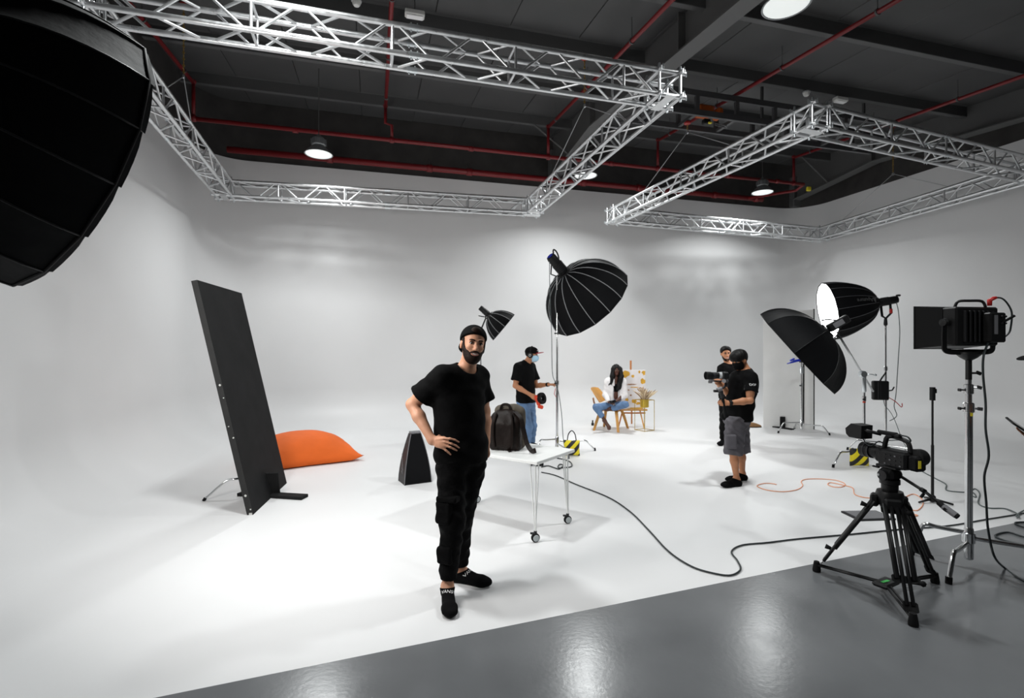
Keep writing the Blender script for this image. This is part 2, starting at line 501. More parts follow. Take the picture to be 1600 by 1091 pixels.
# -------------------------------------------------------------- red sprinkler pipes
def pipe_z(v): return zc(v) - 0.35
def branch(u, v0, v1, zend, label, jog=False):
    t = thing('sprinkler_pipe', label, 'pipe', RM(u, v1, zend), 'red sprinkler branch pipes under the roof')
    pts = [RM(u, v0, pipe_z(v0)), RM(u, v1, pipe_z(v1))]
    m = MB(); m.tube(pts, 0.032, 10); m.build('run', 'pipe_red', t, True)
    z1 = pipe_z(v1)
    if jog:
        zz = (z1 + zend) / 2
        dp = [RM(u, v1, z1 + .02), RM(u, v1, zz), RM(u + 0.12, v1, zz - 0.03), RM(u + 0.12, v1, zend)]
    else: dp = [RM(u, v1, z1 + .02), RM(u, v1, zend)]
    m = MB(); m.tube(dp, 0.03, 10); m.build('drop', 'pipe_red', t, True)
    m = MB(); m.sphere(dp[0], 0.045); m.build('elbow', 'pipe_red', t, True)
    m = MB(); m.cyl(dp[-1] - ZX * 0.05, dp[-1] + ZX * 0.05, 0.045, n=12); m.build('coupling', 'pipe_red', t, True)
    for v in np.arange(v0 + 0.4, v1, 1.55):
        m = MB(); m.cyl(RM(u, v, pipe_z(v)), RM(u, v, zc(v)), 0.006, n=5)
        m.lathe([(0.045, -0.012), (0.045, 0.012)], 10, RM(u, v, pipe_z(v)), VX)
        m.build('hanger', 'purlin_dark', t)
    return t
branch(-3.05, 4.5, 10.03, 5.70, 'red sprinkler branch pipe dropping beside the corner of the long wall and black rafter')
branch(0.22, 3.0, 10.06, 5.70, 'red sprinkler branch pipe whose drop has a sideways jog', True)
branch(3.55, 3.0, 10.08, 5.70, 'red sprinkler branch pipe running close beside the central roof rafter')
branch(6.15, 3.0, 10.08, 5.70, 'red sprinkler branch pipe crossing above the grey hoist rail')
branch(9.9, 3.0, 10.1, 5.70, 'red sprinkler branch pipe ending above the yellow valve')
t = thing('sprinkler_main', 'thin red sprinkler header pipe hung in front of the black wall', 'pipe', RM(4, 10.1, 5.65))
m = MB(); m.tube([RM(-3.2, 10.05, 5.70), RM(10.2, 10.1, 5.70)], 0.04, 12); m.build('run', 'pipe_red', t, True)
for u in (-1.4, 1.9, 5.0, 8.0, 9.4):
    m = MB(); m.cyl(RM(u - .05, 10.08, 5.70), RM(u + .05, 10.08, 5.70), 0.052, n=12); m.build('coupling', 'pipe_red', t, True)
m = MB(); m.tube([RM(10.2, 10.1, 5.70), RM(10.35, 10.5, 5.68), RM(9.6, 11.3, 5.66)], 0.035, 10); m.build('elbow_run', 'pipe_red', t, True)
m = MB(); m.box(RM(10.35, 10.1, 5.60), (0.10, 0.08, 0.10), None, 0.015); m.build('valve', 'yellow_plain', t)
t = thing('sprinkler_feed', 'thick red sprinkler feed pipe along the top of the white wall', 'pipe', RM(4, 11.42, 5.6))
m = MB(); m.tube([RM(-2.85, 11.36, 5.68), RM(10.1, 11.36, 5.68)], 0.065, 14); m.build('run', 'pipe_red', t, True)
for u in (-.9, 1.2, 2.1, 4.9, 6.4, 8.6, 9.9):
    m = MB(); m.cyl(RM(u - .06, 11.36, 5.68), RM(u + .06, 11.36, 5.68), 0.082, n=14); m.build('coupling', 'pipe_red', t, True)
    m = MB(); m.cyl(RM(u, 11.36, 5.72), RM(u, 11.55, 5.95), 0.012, n=6); m.build('bracket', 'purlin_dark', t)
# -------------------------------------------------------------- high-bay lamps
def chain_top(u, v):
    if abs(u - 4.22) < 0.13:                # hung from the rafter flange
        return zc(v) - 0.575 if v < 9.2 else (zc(9.2) - 0.575) + (zc(11.6) - 1.025 - zc(9.2) + 0.575) * (v - 9.2) / 2.4
    return zc(v)
def high_bay(u, v, z, label, off=False):
    p = RM(u, v, z)
    t = thing('high_bay_lamp', label, 'ceiling lamp', p, 'round high bay ceiling lamps')
    m = MB(); m.lathe([(0.09, 0.16), (0.10, 0.15), (0.235, 0.012), (0.24, 0.0), (0.225, 0.0), (0.085, 0.14)], 32, p, closed=False)
    m.build('reflector', 'lamp_metal', t, True, 40)
    m = MB(); m.lathe([(0.0, 0.004), (0.226, 0.004), (0.226, 0.012), (0.0, 0.012)], 32, p, closed=False)
    m.build('lens_offscreen' if off else 'lens', 'lamp_lens', t, True, 40)
    m = MB(); m.lathe([(0.10, 0.15), (0.115, 0.17), (0.115, 0.26), (0.09, 0.29), (0.03, 0.30), (0.0, 0.30)], 24, p)
    for k in range(12):
        a = k * math.pi / 6
        m.box(p + Vector((0.12 * math.cos(a), 0.12 * math.sin(a), 0.215)), (0.03, 0.008, 0.09), Matrix.Rotation(a, 3, 'Z'))
    m.build('driver_housing', 'lamp_metal', t, True, 35)
    m = MB(); m.lathe([(0.028, 0.0), (0.036, 0.0), (0.036, 0.01), (0.028, 0.01)], 12, p + ZX * 0.33, VX)
    m.cyl(p + ZX * 0.29, RM(u, v, chain_top(u, v)), 0.008, n=6); m.build('suspension_chain', 'wire', t)
    area_light('high_bay_light_offscreen' if off else 'high_bay_light', p - ZX * 0.02, (0, 0, -1), 0.42, HIGH_BAY_W, (0.97, 1.0, 0.995), 145, t)
    return t
high_bay(-0.94, 9.55, 5.10, 'round high bay lamp between the jogged red pipe and the left truss arm')
high_bay(4.25, 9.73, 5.25, 'round high bay lamp half behind the truss arm nearest the central rafter')
high_bay(8.75, 9.84, 5.30, 'round high bay lamp near the yellow valve and the corner of the black wall')
high_bay(4.17, 4.35, 5.25, 'round high bay lamp close under the central rafter, largest in view')
high_bay(-0.75, 4.3, 5.25, 'round high bay lamp hanging above the front of the white floor, over the black flat', True)
high_bay(4.17, -1.1, 4.85, 'round high bay lamp hanging above the grey floor', True)
# -------------------------------------------------------------- small ceiling fittings
def fitting(p, kind, label, rise=0.28):
    if kind == 'box':
        t = thing('emergency_light', label, 'emergency light', p)
        m = MB(); m.box(p, (0.26, 0.12, 0.07), Matrix.Rotation(YAW, 3, 'Z'), 0.012); m.build('housing', 'white_plastic', t)
        m = MB(); m.box(p - ZX * 0.04, (0.22, 0.09, 0.02), Matrix.Rotation(YAW, 3, 'Z'), 0.006); m.build('diffuser', 'diffuser', t)
        m = MB(); m.cyl(p + ZX * 0.03, p + ZX * rise, 0.008, n=6); m.build('conduit', 'purlin_dark', t)
    else:
        t = thing('smoke_detector', label, 'smoke detector', p)
        m = MB(); m.lathe([(0, -0.035), (0.035, -0.035), (0.05, -0.015), (0.055, 0.02), (0.0, 0.02)], 20, p); m.build('sensor', 'white_plastic', t, True, 40)
        m = MB(); m.lathe([(0, 0.02), (0.065, 0.02), (0.065, 0.04), (0, 0.04)], 20, p); m.build('base', 'light_grey', t, True, 40)
        m = MB(); m.cyl(p + ZX * 0.03, p + ZX * rise, 0.008, n=6); m.build('conduit', 'purlin_dark', t)
def at_roof(px, py, drop):
    r = (W(px, py, 1.0) - Vector((0, 0, CAMZ)))
    # camera + s*r hits z = zc(v)-drop
    k = -r.x * SU + r.y * CU
    s = (6.8 - 0.08 * V1 - drop - CAMZ) / (r.z - 0.08 * k)
    return Vector((0, 0, CAMZ)) + r * s
fitting(at_roof(648, 22, 0.29), 'box', 'white emergency light beside the jogged sprinkler pipe')
fitting(at_roof(557, 5, 0.28), 'round', 'white smoke detector near the emergency light over the long truss')
fitting(at_roof(1260, 147, 0.28), 'round', 'small grey smoke detector above the truss corner', 0.085)
fitting(at_roof(1313, 156, 0.28), 'box', 'grey emergency light past the truss corner detector', 0.085)
# -------------------------------------------------------------- grey hoist rail
t = thing('hoist_rail', 'dark grey ladder frame rail with orange hoist under the roof', 'hoist rail', RM(6.3, 7.75, 5.6))
RZ = Matrix.Rotation(YAW, 3, 'Z')
for v in (7.5, 8.05):
    for z in (6.02, 5.69):
        m = MB(); m.box(RM(7.1, v, z), (5.4, 0.05, 0.10), RZ); m.build('rail', 'rail_grey', t)
for k in range(7):
    u = 4.53 + 0.8 * k
    for v in (7.5, 8.05):
        m = MB(); m.box(RM(u, v, 5.855), (0.07, 0.055, 0.30), RZ); m.build('post', 'rail_grey', t)
    m = MB(); m.box(RM(u, 7.77, 5.69), (0.06, 0.55, 0.05), RZ); m.build('rung', 'rail_grey', t)
for u in (4.6, 6.9, 9.3):
    m = MB(); m.box(RM(u, 7.77, 6.08), (0.04, 0.04, 0.83), RZ); m.build('hanger', 'rail_grey', t)
m = MB(); m.box(RM(5.66, 7.77, 5.87), (0.30, 0.22, 0.18), RZ, 0.03); m.build('hoist_body', 'orange_hoist', t)
m = MB(); m.box(RM(5.95, 7.77, 5.86), (0.12, 0.2, 0.18), RZ, 0.03); m.build('hoist_motor', 'orange_hoist', t)
m = MB(); m.box(RM(5.62, 7.65, 5.63), (0.13, 0.1, 0.09), RZ, 0.015); m.build('connector', 'black_plastic', t)
m = MB(); m.box(RM(5.66, 7.60, 5.60), (0.07, 0.05, 0.03), RZ, 0.01); m.build('yellow_tag', 'yellow_plain', t)
m = MB(); m.tube([RM(5.8, 7.65, 5.63), RM(6.05, 7.65, 5.61), RM(6.05, 7.65, 5.57), RM(5.8, 7.65, 5.60)], 0.008, 6, closed=True); m.build('wire_loop', 'wire', t)
# ================================================================== TRUSS FRAMES
ZB, HS = 4.485, 0.134                         # height of lower chord axis; half section
unit_cyl = {}
def brace_mesh(L, r, mname):
    k = (round(L, 4), r, mname)
    if k not in unit_cyl:
        b = MB(); b.tube([(0, 0, -L / 2), (0, 0, L / 2)], r, 8, cap=False)
        me = bpy.data.meshes.new('brace'); me.from_pydata(b.v, [], b.f); me.materials.append(MATS[mname])
        me.polygons.foreach_set('use_smooth', np.ones(len(me.polygons), dtype=bool))
        unit_cyl[k] = me
    return unit_cyl[k]
def put_brace(a, b, beam, root, r=0.0135, name='brace'):
    d = b - a
    o = link_mesh(name, brace_mesh(d.length, r, 'alu_brace'), beam)
    M = frame_from(d).to_4x4(); M.translation = (a + b) / 2 - Vector(root.location)
    o.matrix_local = M
def truss_beam(root, A, B, label):
    """A,B: centre points of the corner blocks (x,y); chords start .16 from them"""
    A = Vector((A[0], A[1], ZB + HS)); B = Vector((B[0], B[1], ZB + HS))
    d = (B - A).normalized(); s = Vector((-d.y, d.x, 0)); up = ZX
    a = A + d * 0.165; b = B - d * 0.165; L = (b - a).length
    m = MB()
    for i in (-1, 1):
        for j in (-1, 1):
            o = s * (HS * i) + up * (HS * j)
            m.tube([a + o, b + o], 0.0265, 12)
    beam = m.build('truss_beam', 'alu', root, True, 40)
    tag(beam, label)
    # couplers where straight sections are bolted together
    nsec = max(1, int(round(L / 3.0)))
    n = max(3, int(round(L / 0.40))); st = L / n
    for (f1, f2, along) in ((-1, -1, up), (1, -1, up), (-1, -1, s), (-1, 1, s)):
        if along is up: base = lambda t, q, f=f1: a + d * t + s * (HS * f) + up * (HS * q)
        else: base = lambda t, q, f=f2: a + d * t + up * (HS * f) + s * (HS * q)
        for k in range(n):
            t0 = k * st + 0.05; t1 = (k + 1) * st - 0.05
            q = 1 if k % 2 else -1
            put_brace(base(t0, -q), base(t1, q), beam, root)
        for k in range(0, n + 1, 3):
            tt = min(max(k * st, 0.012), L - 0.012)
            put_brace(base(tt, -1), base(tt, 1), beam, root, 0.0145, 'frame_strut')
    for k in range(1, nsec):
        tt = L * k / nsec
        for i in (-1, 1):
            for j in (-1, 1):
                o = a + d * tt + s * (HS * i) + up * (HS * j); c = MB()
                c.cyl(o - d * 0.05, o + d * 0.05, 0.03, n=12)
                c.cyl(o + d * 0.03 - up * 0.045, o + d * 0.03 + up * 0.045, 0.007, n=6)
                c.cyl(o - d * 0.03 - up * 0.045, o - d * 0.03 + up * 0.045, 0.007, n=6)
                c.build('coupler', 'zinc', beam, True, 40)
    return beam
def corner_block(root, P, d1, d2):
    """box corner: 8 nodes, tubes along every edge, plates and spigot pins"""
    P = Vector((P[0], P[1], ZB + HS)); d1 = Vector((*d1, 0)).normalized(); d2 = Vector((*d2, 0)).normalized()
    m = MB(); c = lambda i, j, k: P + d1 * (HS * i) + d2 * (HS * j) + ZX * (HS * k)
    e = 0.06
    for j in (-1, 1):
        for k in (-1, 1):
            m.tube([c(-1, j, k) - d1 * e, c(1, j, k) + d1 * e], 0.0245, 10)
            m.tube([c(j, -1, k) - d2 * e, c(j, 1, k) + d2 * e], 0.0245, 10)
            m.tube([c(j, k, -1), c(j, k, 1)], 0.016, 10)
    blk = m.build('corner_block', 'alu', root, True, 40)
    m = MB()
    m.tube([c(-1, -1, -1), c(1, -1, 1)], 0.011, 8); m.tube([c(-1, 1, -1), c(1, 1, 1)], 0.011, 8)
    m.tube([c(-1, -1, 1), c(-1, 1, -1)], 0.011, 8); m.tube([c(1, -1, 1), c(1, 1, -1)], 0.011, 8)
    m.tube([c(-1, -1, -1), c(1, 1, -1)], 0.011, 8); m.tube([c(-1, -1, 1), c(1, 1, 1)], 0.011, 8)
    m.build('diagonal', 'alu_brace', blk, True)
    m = MB()
    R = Matrix((d1, d2, ZX)).transposed()
    m.box(P - ZX * (HS + 0.02), (2 * HS + 0.10, 0.11, 0.008), R)
    m.build('base_plate', 'alu', blk)
    for i in (-1, 1):
        for j in (-1, 1):
            q = c(i, j, 0); m = MB()
            m.tube([q - ZX * HS, q + ZX * HS], 0.0155, 8)
            m.cyl(q + ZX * (HS + 0.02), q + ZX * (HS + 0.075), 0.02, 0.012, 10)
            m.cyl(q - ZX * (HS + 0.055), q - ZX * (HS + 0.02), 0.014, 0.016, 10)
            for k in (-1, 1):
                z = ZX * (HS * k)
                m.cyl(q + z - d1 * 0.045, q + z + d1 * 0.045, 0.009, n=6)
                m.cyl(q + z + d1 * (0.075 * i) - ZX * .03, q + z + d1 * (0.075 * i) + ZX * .03, 0.007, n=6)
                m.cyl(q + z + d2 * (0.075 * j) - ZX * .03, q + z + d2 * (0.075 * j) + ZX * .03, 0.007, n=6)
            m.build('spigot', 'zinc', blk, True, 40)
def truss_frame(corners, label, beam_labels):
    cx = sum(p[0] for p in corners) / 4; cy = sum(p[1] for p in corners) / 4
    root = thing('lighting_truss', label, 'lighting truss', (cx, cy, ZB - 0.03))
    n = 4
    for i in range(n):
        truss_beam(root, corners[i], corners[(i + 1) % n], beam_labels[i])
    for i in range(n):
        p = Vector(corners[i]); a = Vector(corners[(i + 1) % n]) - p; b = Vector(corners[i - 1]) - p
        corner_block(root, p, a, b)
    return root
LF = [(-3.69, 4.24), (1.73, 5.78), (0.42, 10.60), (-5.35, 9.42)]
RF = [(3.87, 6.55), (8.71, 8.46), (8.0, 13.15), (2.31, 11.27)]
truss_frame(LF, 'rectangular aluminium box truss frame hanging over the man in the backwards cap',
            ['long truss beam nearest the grey floor', 'truss beam below the central rafter', 'truss beam along the back wall', 'truss beam along the side wall'])
truss_frame(RF, 'aluminium box truss frame hanging over the camera operator and the lit softbox',
            ['truss beam crossing to the grey floor side', 'truss beam along the far side wall', 'truss beam in front of the back wall corner', 'truss beam beside the other frame'])
def bridle(A, B, f, spread, label, top=None):
    """wire bridle hanging a beam from a red purlin clamp"""
    A = Vector((A[0], A[1], ZB + 2 * HS)); B = Vector((B[0], B[1], ZB + 2 * HS)); d = (B - A).normalized()
    p = A + (B - A) * f; _, v = uv(p)
    apex = p + ZX * 0.72
    if top is None:                         # clamped under the nearest purlin, else to the deck
        top = zc(v) - (0.225 if min(abs(v - q - 0.03) for q in PV) < 0.06 else 0.035)
    t = thing('truss_bridle', label, 'hanger', apex, 'wire bridles holding up the trusses')
    m = MB(); m.lathe([(0, -0.015), (0.055, -0.02), (0.06, 0.0), (0.03, 0.03), (0, 0.03)], 12, (p.x, p.y, top)); m.build('clamp', 'clamp_red', t, True, 40)
    m = MB(); L = top - apex.z
    for k in range(max(3, int(L / 0.045))):
        z = apex.z + 0.02 + k * 0.045
        m.lathe([(0.010, -0.004), (0.018, -0.004), (0.018, 0.004), (0.010, 0.004)], 8, (p.x, p.y, z), d if k % 2 else d.cross(ZX), closed=False)
    m.cyl((p.x, p.y, apex.z), (p.x, p.y, top), 0.006, n=5)
    m.build('chain', 'brass', t)
    m = MB(); m.lathe([(0.012, -0.008), (0.03, -0.008), (0.03, 0.008), (0.012, 0.008)], 10, apex, d.cross(ZX), closed=False); m.build('shackle', 'zinc', t, True, 40)
    for sg in (-1, 1):
        m = MB(); m.cyl(apex, p + d * (sg * spread) + Vector((-d.y, d.x, 0)) * (sg * HS) + ZX * 0.015, 0.0065, n=6); m.build('wire_rope', 'light_grey', t, True)
bridle(LF[3], LF[0], 0.45, 1.15, 'wire bridle with red clamp above the truss beam beside the side wall')
bridle(LF[1], LF[2], 0.45, 1.15, 'wire bridle with red clamp above the truss beam below the central rafter')
bridle(RF[3], RF[0], 0.50, 1.15, 'wire bridle with red clamp hung under the grey hoist rail', 5.637)
bridle(RF[1], RF[2], 0.55, 1.25, 'wire bridle above the truss beam at the far side wall')
# ================================================================== STUDIO EQUIPMENT
def cable(name, pts, r, m, label, cat='cable', sub=6, parent=None, n=7):
    b = MB(); b.tube(smooth_path(pts, sub), r, n)
    o = b.build(name, m, parent, True)
    if parent is None: tag(o, label, cat)
    return o
def turtle_legs(t, p, mname, angles, rise=0.20, reach=0.42, r=0.0125, lens=None):
    """C-stand legs: from the hub outward, then bent down to a rubber foot on the floor"""
    for i, a in enumerate(angles):
        d = Vector((math.cos(a), math.sin(a), 0)); L = (lens[i] if lens else reach); z = rise - 0.035 * i
        top = p + ZX * z
        pts = smooth_path([top, top + d * (L * 0.55), top + d * (L * 0.72) + ZX * 0.005, top + d * (L * 0.82) - ZX * 0.03, p + d * L + ZX * 0.012], 4)
        m = MB(); m.tube(pts, r, 10); leg = m.build('leg', mname, t, True)
        m = MB(); m.cyl(p + d * (L - 0.004) + ZX * 0.045, p + d * (L + 0.003), r * 1.35, n=10); m.build('foot', 'black_rubber', leg, True, 40)
def stand(base, height, angles, mname='chrome', risers=((0.0, 1.1, 0.0175), (1.05, 9, 0.0145)), r=0.0125, lens=None, reach=0.42, root=None, rise=0.20):
    """column + legs; risers: (from, to, radius)"""
    p = Vector(base); t = root
    m = MB(); m.lathe([(0.018, 0.06), (0.030, 0.07), (0.030, rise + 0.03), (0.022, rise + 0.05)], 14, p); m.build('hub', mname, t, True, 40)
    turtle_legs(t, p, mname, angles, rise, reach, r, lens)
    for i, (z0, z1, rr) in enumerate(risers):
        z1 = min(z1, height); z0 = max(z0, 0.08)
        m = MB(); m.tube([p + ZX * z0, p + ZX * z1], rr, 14); m.build('pole', mname, t, True, 40)
        if z1 < height:
            m = MB(); m.lathe([(rr + .004, -0.05), (rr + .010, -0.045), (rr + .010, 0.02), (rr + .004, 0.025)], 14, p + ZX * z1); m.build('collar', mname, t, True, 40)
            q = p + ZX * (z1 - 0.02); a = angles[0] + 0.6; d = Vector((math.cos(a), math.sin(a), 0))
            m = MB(); m.cyl(q, q + d * 0.05, 0.006, n=8); m.box(q + d * 0.06, (0.035, 0.012, 0.022), Matrix.Rotation(a + 1.57, 3, 'Z'), 0.004); m.build('knob', 'black_plastic', t)
    return t
def softbox(t, C, axis, R, depth, n, rib_m, power=0, lit=False, expo=1.8, r0=0.085, skirt=0.0, fabric='soft_black', rib_r=0.006, lip=0.02, light_w=None, round_n=1):
    """dome with the opening centre C facing along axis; one gore of fabric and one rib per side"""
    a = Vector(axis).normalized(); Rm = frame_from(a); C = Vector(C); ap = C - a * depth
    K = 12
    def pt(ang, s, dr=0.0):
        rr = r0 + (R - r0) * (1 - (1 - s) ** expo) ** (1 / expo)
        return ap + a * (depth * s) + Rm @ Vector((math.cos(ang), math.sin(ang), 0)) * (rr + dr)
    st = 2 * math.pi / n
    ss = [(k / K) ** 1.35 for k in range(K + 1)]
    for g in range(n):
        a0 = g * st; a1 = a0 + st
        P = []
        for s in ss:
            p0, p1 = pt(a0, s), pt(a1, s)
            row = []
            for j in range(5):
                f = j / 4; q = p0.lerp(p1, f)
                sag = -0.035 * R * math.sin(math.pi * f) * math.sin(math.pi * min(1, s * 0.9 + 0.05)) * (8 / n)
                radial = (q - (ap + a * ((q - ap).dot(a)))).normalized()
                row.append(q + radial * sag)
            P.append(row)
        m = MB(); m.grid(P)
        if skirt > 0:
            e0, e1 = P[-1][0], P[-1][-1]; inn = (C - (e0 + e1) / 2).normalized()
            m.grid([P[-1], [p + a * skirt * (0.6, .9, 1.0, 1.0, 0.9)[j] - (p - C).normalized() * 0.01 for j, p in enumerate(P[-1])]])
        m.build('fabric_panel', fabric, t, True, 60)
        m = MB(); m.grid([[p - (p - (ap + a * ((p - ap).dot(a)))).normalized() * 0.008 for p in row] for row in P]); m.build('lining', 'soft_lining', t, True)
        m = MB(); m.tube([pt(a0, s, 0.002) for s in ss], rib_r, 6); m.build('rib', rib_m, t, True)
    m = MB(); rim = [pt(k * st, 1.0, 0.0) for k in range(n)]
    m.tube(rim, 0.008, 6, closed=True); m.build('rim', 'black_rubber', t, True)
    dz = C - a * lip
    m = MB(); vs = [C + (p - C) * 0.955 - a * lip for p in rim]; m._add([dz] + vs, [(0, i + 1, (i + 1) % n + 1) for i in range(n)])
    m.build('diffuser', 'diffuser_on' if lit else 'diffuser', t)
    m = MB(); m.lathe([(0.05, -0.02), (r0 + 0.015, -0.02), (r0 + 0.02, 0.0), (r0 + 0.015, 0.03), (0.05, 0.03)], 24, ap, a, closed=False); m.build('speed_ring', 'black_metal', t, True, 40)
    if power > 0:
        area_light('softbox_light', C + a * 0.012, a, R * 1.7, power, light_w or (1, 0.98, 0.95), 150, t)
    return ap, a
def light_head(t, ap, a, L, r, fin=True, accent=None):
    """COB lamp body behind the speed ring + yoke"""
    a = Vector(a); m = MB()
    m.lathe([(r * 0.9, 0), (r, 0.02), (r, L * 0.4), (r * 0.93, L * 0.42), (r * 0.93, L * 0.9), (r * 0.8, L), (0, L)], 20, ap - a * 0.02, -a)
    body = m.build('light_head', 'black_plastic', t, True, 35)
    if fin:
        for k in range(5):
            m = MB(); m.lathe([(r * 0.9, 0), (r * 1.06, 0), (r * 1.06, 0.008), (r * 0.9, 0.008)], 20, ap - a * (0.05 + L * 0.08 * (k + 1)), -a, closed=False); m.build('cooling_fin', 'dark_grey', body, True, 35)
    return body

# ---- large softbox overhead, nearest to the camera
C = Vector((-2.283, 2.560, 2.627)); ax = Vector((0.433, 0.863, -0.260)).normalized()
t = thing('large_softbox', 'huge black deep softbox reaching in over the cyclorama, silver seams', 'softbox', (-2.72, 1.72, 0))
ap, a = softbox(t, C, ax, 0.70, 0.72, 16, 'rib_dark', SOFT_W['near'], False, 2.0, 0.10, 0.035, rib_r=0.005)
light_head(t, ap, a, 0.30, 0.075)
stand(Vector((-2.72, 1.72, 0)), 2.72, (0.2, 1.9, 4.3), root=t, risers=((0, 1.2, 0.0175), (1.15, 2.0, 0.015), (1.95, 9, 0.0125)), reach=0.5)
m = MB(); m.tube([(-2.72, 1.72, 2.70), ap - a * 0.14], 0.02, 10); m.build('yoke', 'black_metal', t, True)
# ---- big softbox on a stand in the middle
C = Vector((1.30, 8.5, 2.44)); ax = Vector((0.645, 0.41, -0.645)).normalized()
base = Vector((0.70, 8.16, 0))
t = thing('tall_stand_softbox', 'large round black softbox with pale ribs atop a tall chrome stand', 'softbox', base)
ap, a = softbox(t, C, ax, 0.75, 0.69, 16, 'rib_white', SOFT_W['big'], False, 1.85, 0.09, rib_r=0.0065)
body = light_head(t, ap, a, 0.36, 0.085)
hd = ap - a * 0.20
m = MB(); m.tube(smooth_path([hd - a * 0.09 + ZX * .07, hd - a * 0.10 + ZX * 0.16, hd - a * 0.02 + ZX * 0.19, hd + a * 0.04 + ZX * 0.14, hd + a * 0.03 + ZX * 0.06], 4), 0.012, 8); m.build('carry_handle', 'black_plastic', body, True)
m = MB(); m.lathe([(0, 0), (0.05, 0), (0.05, 0.004), (0, 0.004)], 16, hd - a * 0.187, -a); m.build('blue_display', 'blue_clamp', body)
m = MB(); m.tube([hd + Vector((0.09, 0, 0)), hd + Vector((0.10, 0, -0.16)), hd + Vector((0, 0, -0.20)), hd + Vector((-0.10, 0, -0.16)), hd + Vector((-0.09, 0, 0))], 0.012, 8); m.build('yoke', 'black_metal', t, True)
top_z = hd.z - 0.19
base2 = Vector((hd.x, hd.y, 0))
stand(base2, top_z, (3.5, 0.1, -1.35), root=t, risers=((0, 1.12, 0.019), (1.08, 1.92, 0.0165), (1.88, 9, 0.0135)), lens=(0.38, 0.62, 0.55))
m = MB(); m.tube(smooth_path([hd - a * .16, hd - a * .2 - ZX * .15, base2 + Vector((-.11, -.02, 2.3)), base2 + Vector((-.09, -.02, 1.9)), base2 + Vector((-.08, -.02, 1.3)), base2 + Vector((-.035, -.02, 1.12)), base2 + Vector((.02, -.03, .95)), base2 + Vector((.07, -.03, .6)), base2 + Vector((.09, -.05, .25)), base2 + Vector((.12, -.1, .02))], 5), 0.006, 6); m.build('power_cable', 'cable_grey', t, True)
m = MB(); m.tube([base2 + Vector((-.03, -.03, 1.02)), base2 + Vector((-.05, -.05, .93)), base2 + Vector((-.02, -.03, .88))], 0.005, 6); m.build('red_tie', 'red_plastic', t, True)
STAND_MID = base2
# ---- small softbox behind the man
C = W(787, 511.5, 9.5); ax = Vector((0.77, 0.06, -0.64)).normalized()
hd0 = C - ax * 0.33
t = thing('small_softbox', 'small black softbox on a thin chrome stand behind the man in the backwards cap', 'softbox', (hd0.x - 0.15, hd0.y, 0))
ap, a = softbox(t, C, ax, 0.31, 0.34, 12, 'rib_white', SOFT_W['small'], False, 1.6, 0.07, rib_r=0.005)
light_head(t, ap, a, 0.22, 0.055)
bx = Vector((ap.x - 0.17, ap.y, 0))
m = MB(); m.tube([ap - a * 0.10, ap - a * 0.10 - ZX * 0.12, bx + ZX * 2.0], 0.014, 8); m.build('yoke', 'black_metal', t, True)
m = MB(); m.cyl(ap - a * .12 - ZX * .1, ap - a * .12 - ZX * .1 + Vector((-.12, 0, .02)), 0.009, n=8); m.build('tilt_lever', 'black_plastic', t, True)
stand(bx, 2.02, (1.0, 3.1, 5.2), root=t, reach=0.5)
# ---- lit softbox on the chrome stand
C = Vector((5.117, 8.2, 2.259)); ax = Vector((-0.951, 0.2566, -0.173)).normalized()
base = Vector((6.08, 8.42, 0))
t = thing('lit_softbox', 'glowing white softbox with black ribbed shell on a chrome stand', 'softbox', base)
ap, a = softbox(t, C, ax, 0.47, 0.70, 16, 'rib_mid', SOFT_W['lit'], True, 1.75, 0.075, rib_r=0.0035, lip=0.045)
body = light_head(t, ap, a, 0.27, 0.065)
m = MB(); m.box(ap - a * 0.30 + ZX * 0.06, (0.06, 0.05, 0.03), None, 0.01); m.build('rear_fin', 'black_plastic', body)
y0 = ap - a * 0.06; y1 = ap - a * 0.19
m = MB(); m.tube([y0 - ZX * 0.05, y0 + Vector((0.02, 0, -0.22)), y0 + Vector((0.08, 0, -0.255)), y1 + Vector((0.01, 0, -0.2)), y1 - ZX * 0.05], 0.018, 8); m.build('grip_yoke', 'black_plastic', t, True)
m = MB(); m.tube([y1 + Vector((0.01, 0, -0.13)), y1 + Vector((0.012, 0, -0.2))], 0.022, 10); m.build('red_grip', 'red_plastic', t, True)
bx = Vector((y0.x + 0.075, y0.y, 0))
m = MB(); m.lathe([(0.02, -0.1), (0.028, -0.08), (0.02, 0.02)], 12, bx + ZX * (y0.z - 0.27)); m.build('spigot_mount', 'black_metal', t, True)
stand(bx, y0.z - 0.30, (0.15, 2.6, -1.2), root=t, risers=((0, 1.05, 0.019), (1.0, 1.35, 0.0165), (1.3, 9, 0.0135)), lens=(0.5, 0.5, 0.5))
m = MB(); m.tube(smooth_path([y1 + Vector((.06, -.02, .02)), y1 + Vector((.11, -.02, -.15)), y1 + Vector((.12, -.04, -.5)), y1 + Vector((.09, -.05, -.9)), bx + Vector((.12, -.06, .95)), bx + Vector((.09, -.06, .75)), bx + Vector((.13, -.06, .6)), bx + Vector((.02, -.06, .52))], 5), 0.006, 6); m.build('power_cable', 'cable_grey', t, True)
STAND_LIT = bx
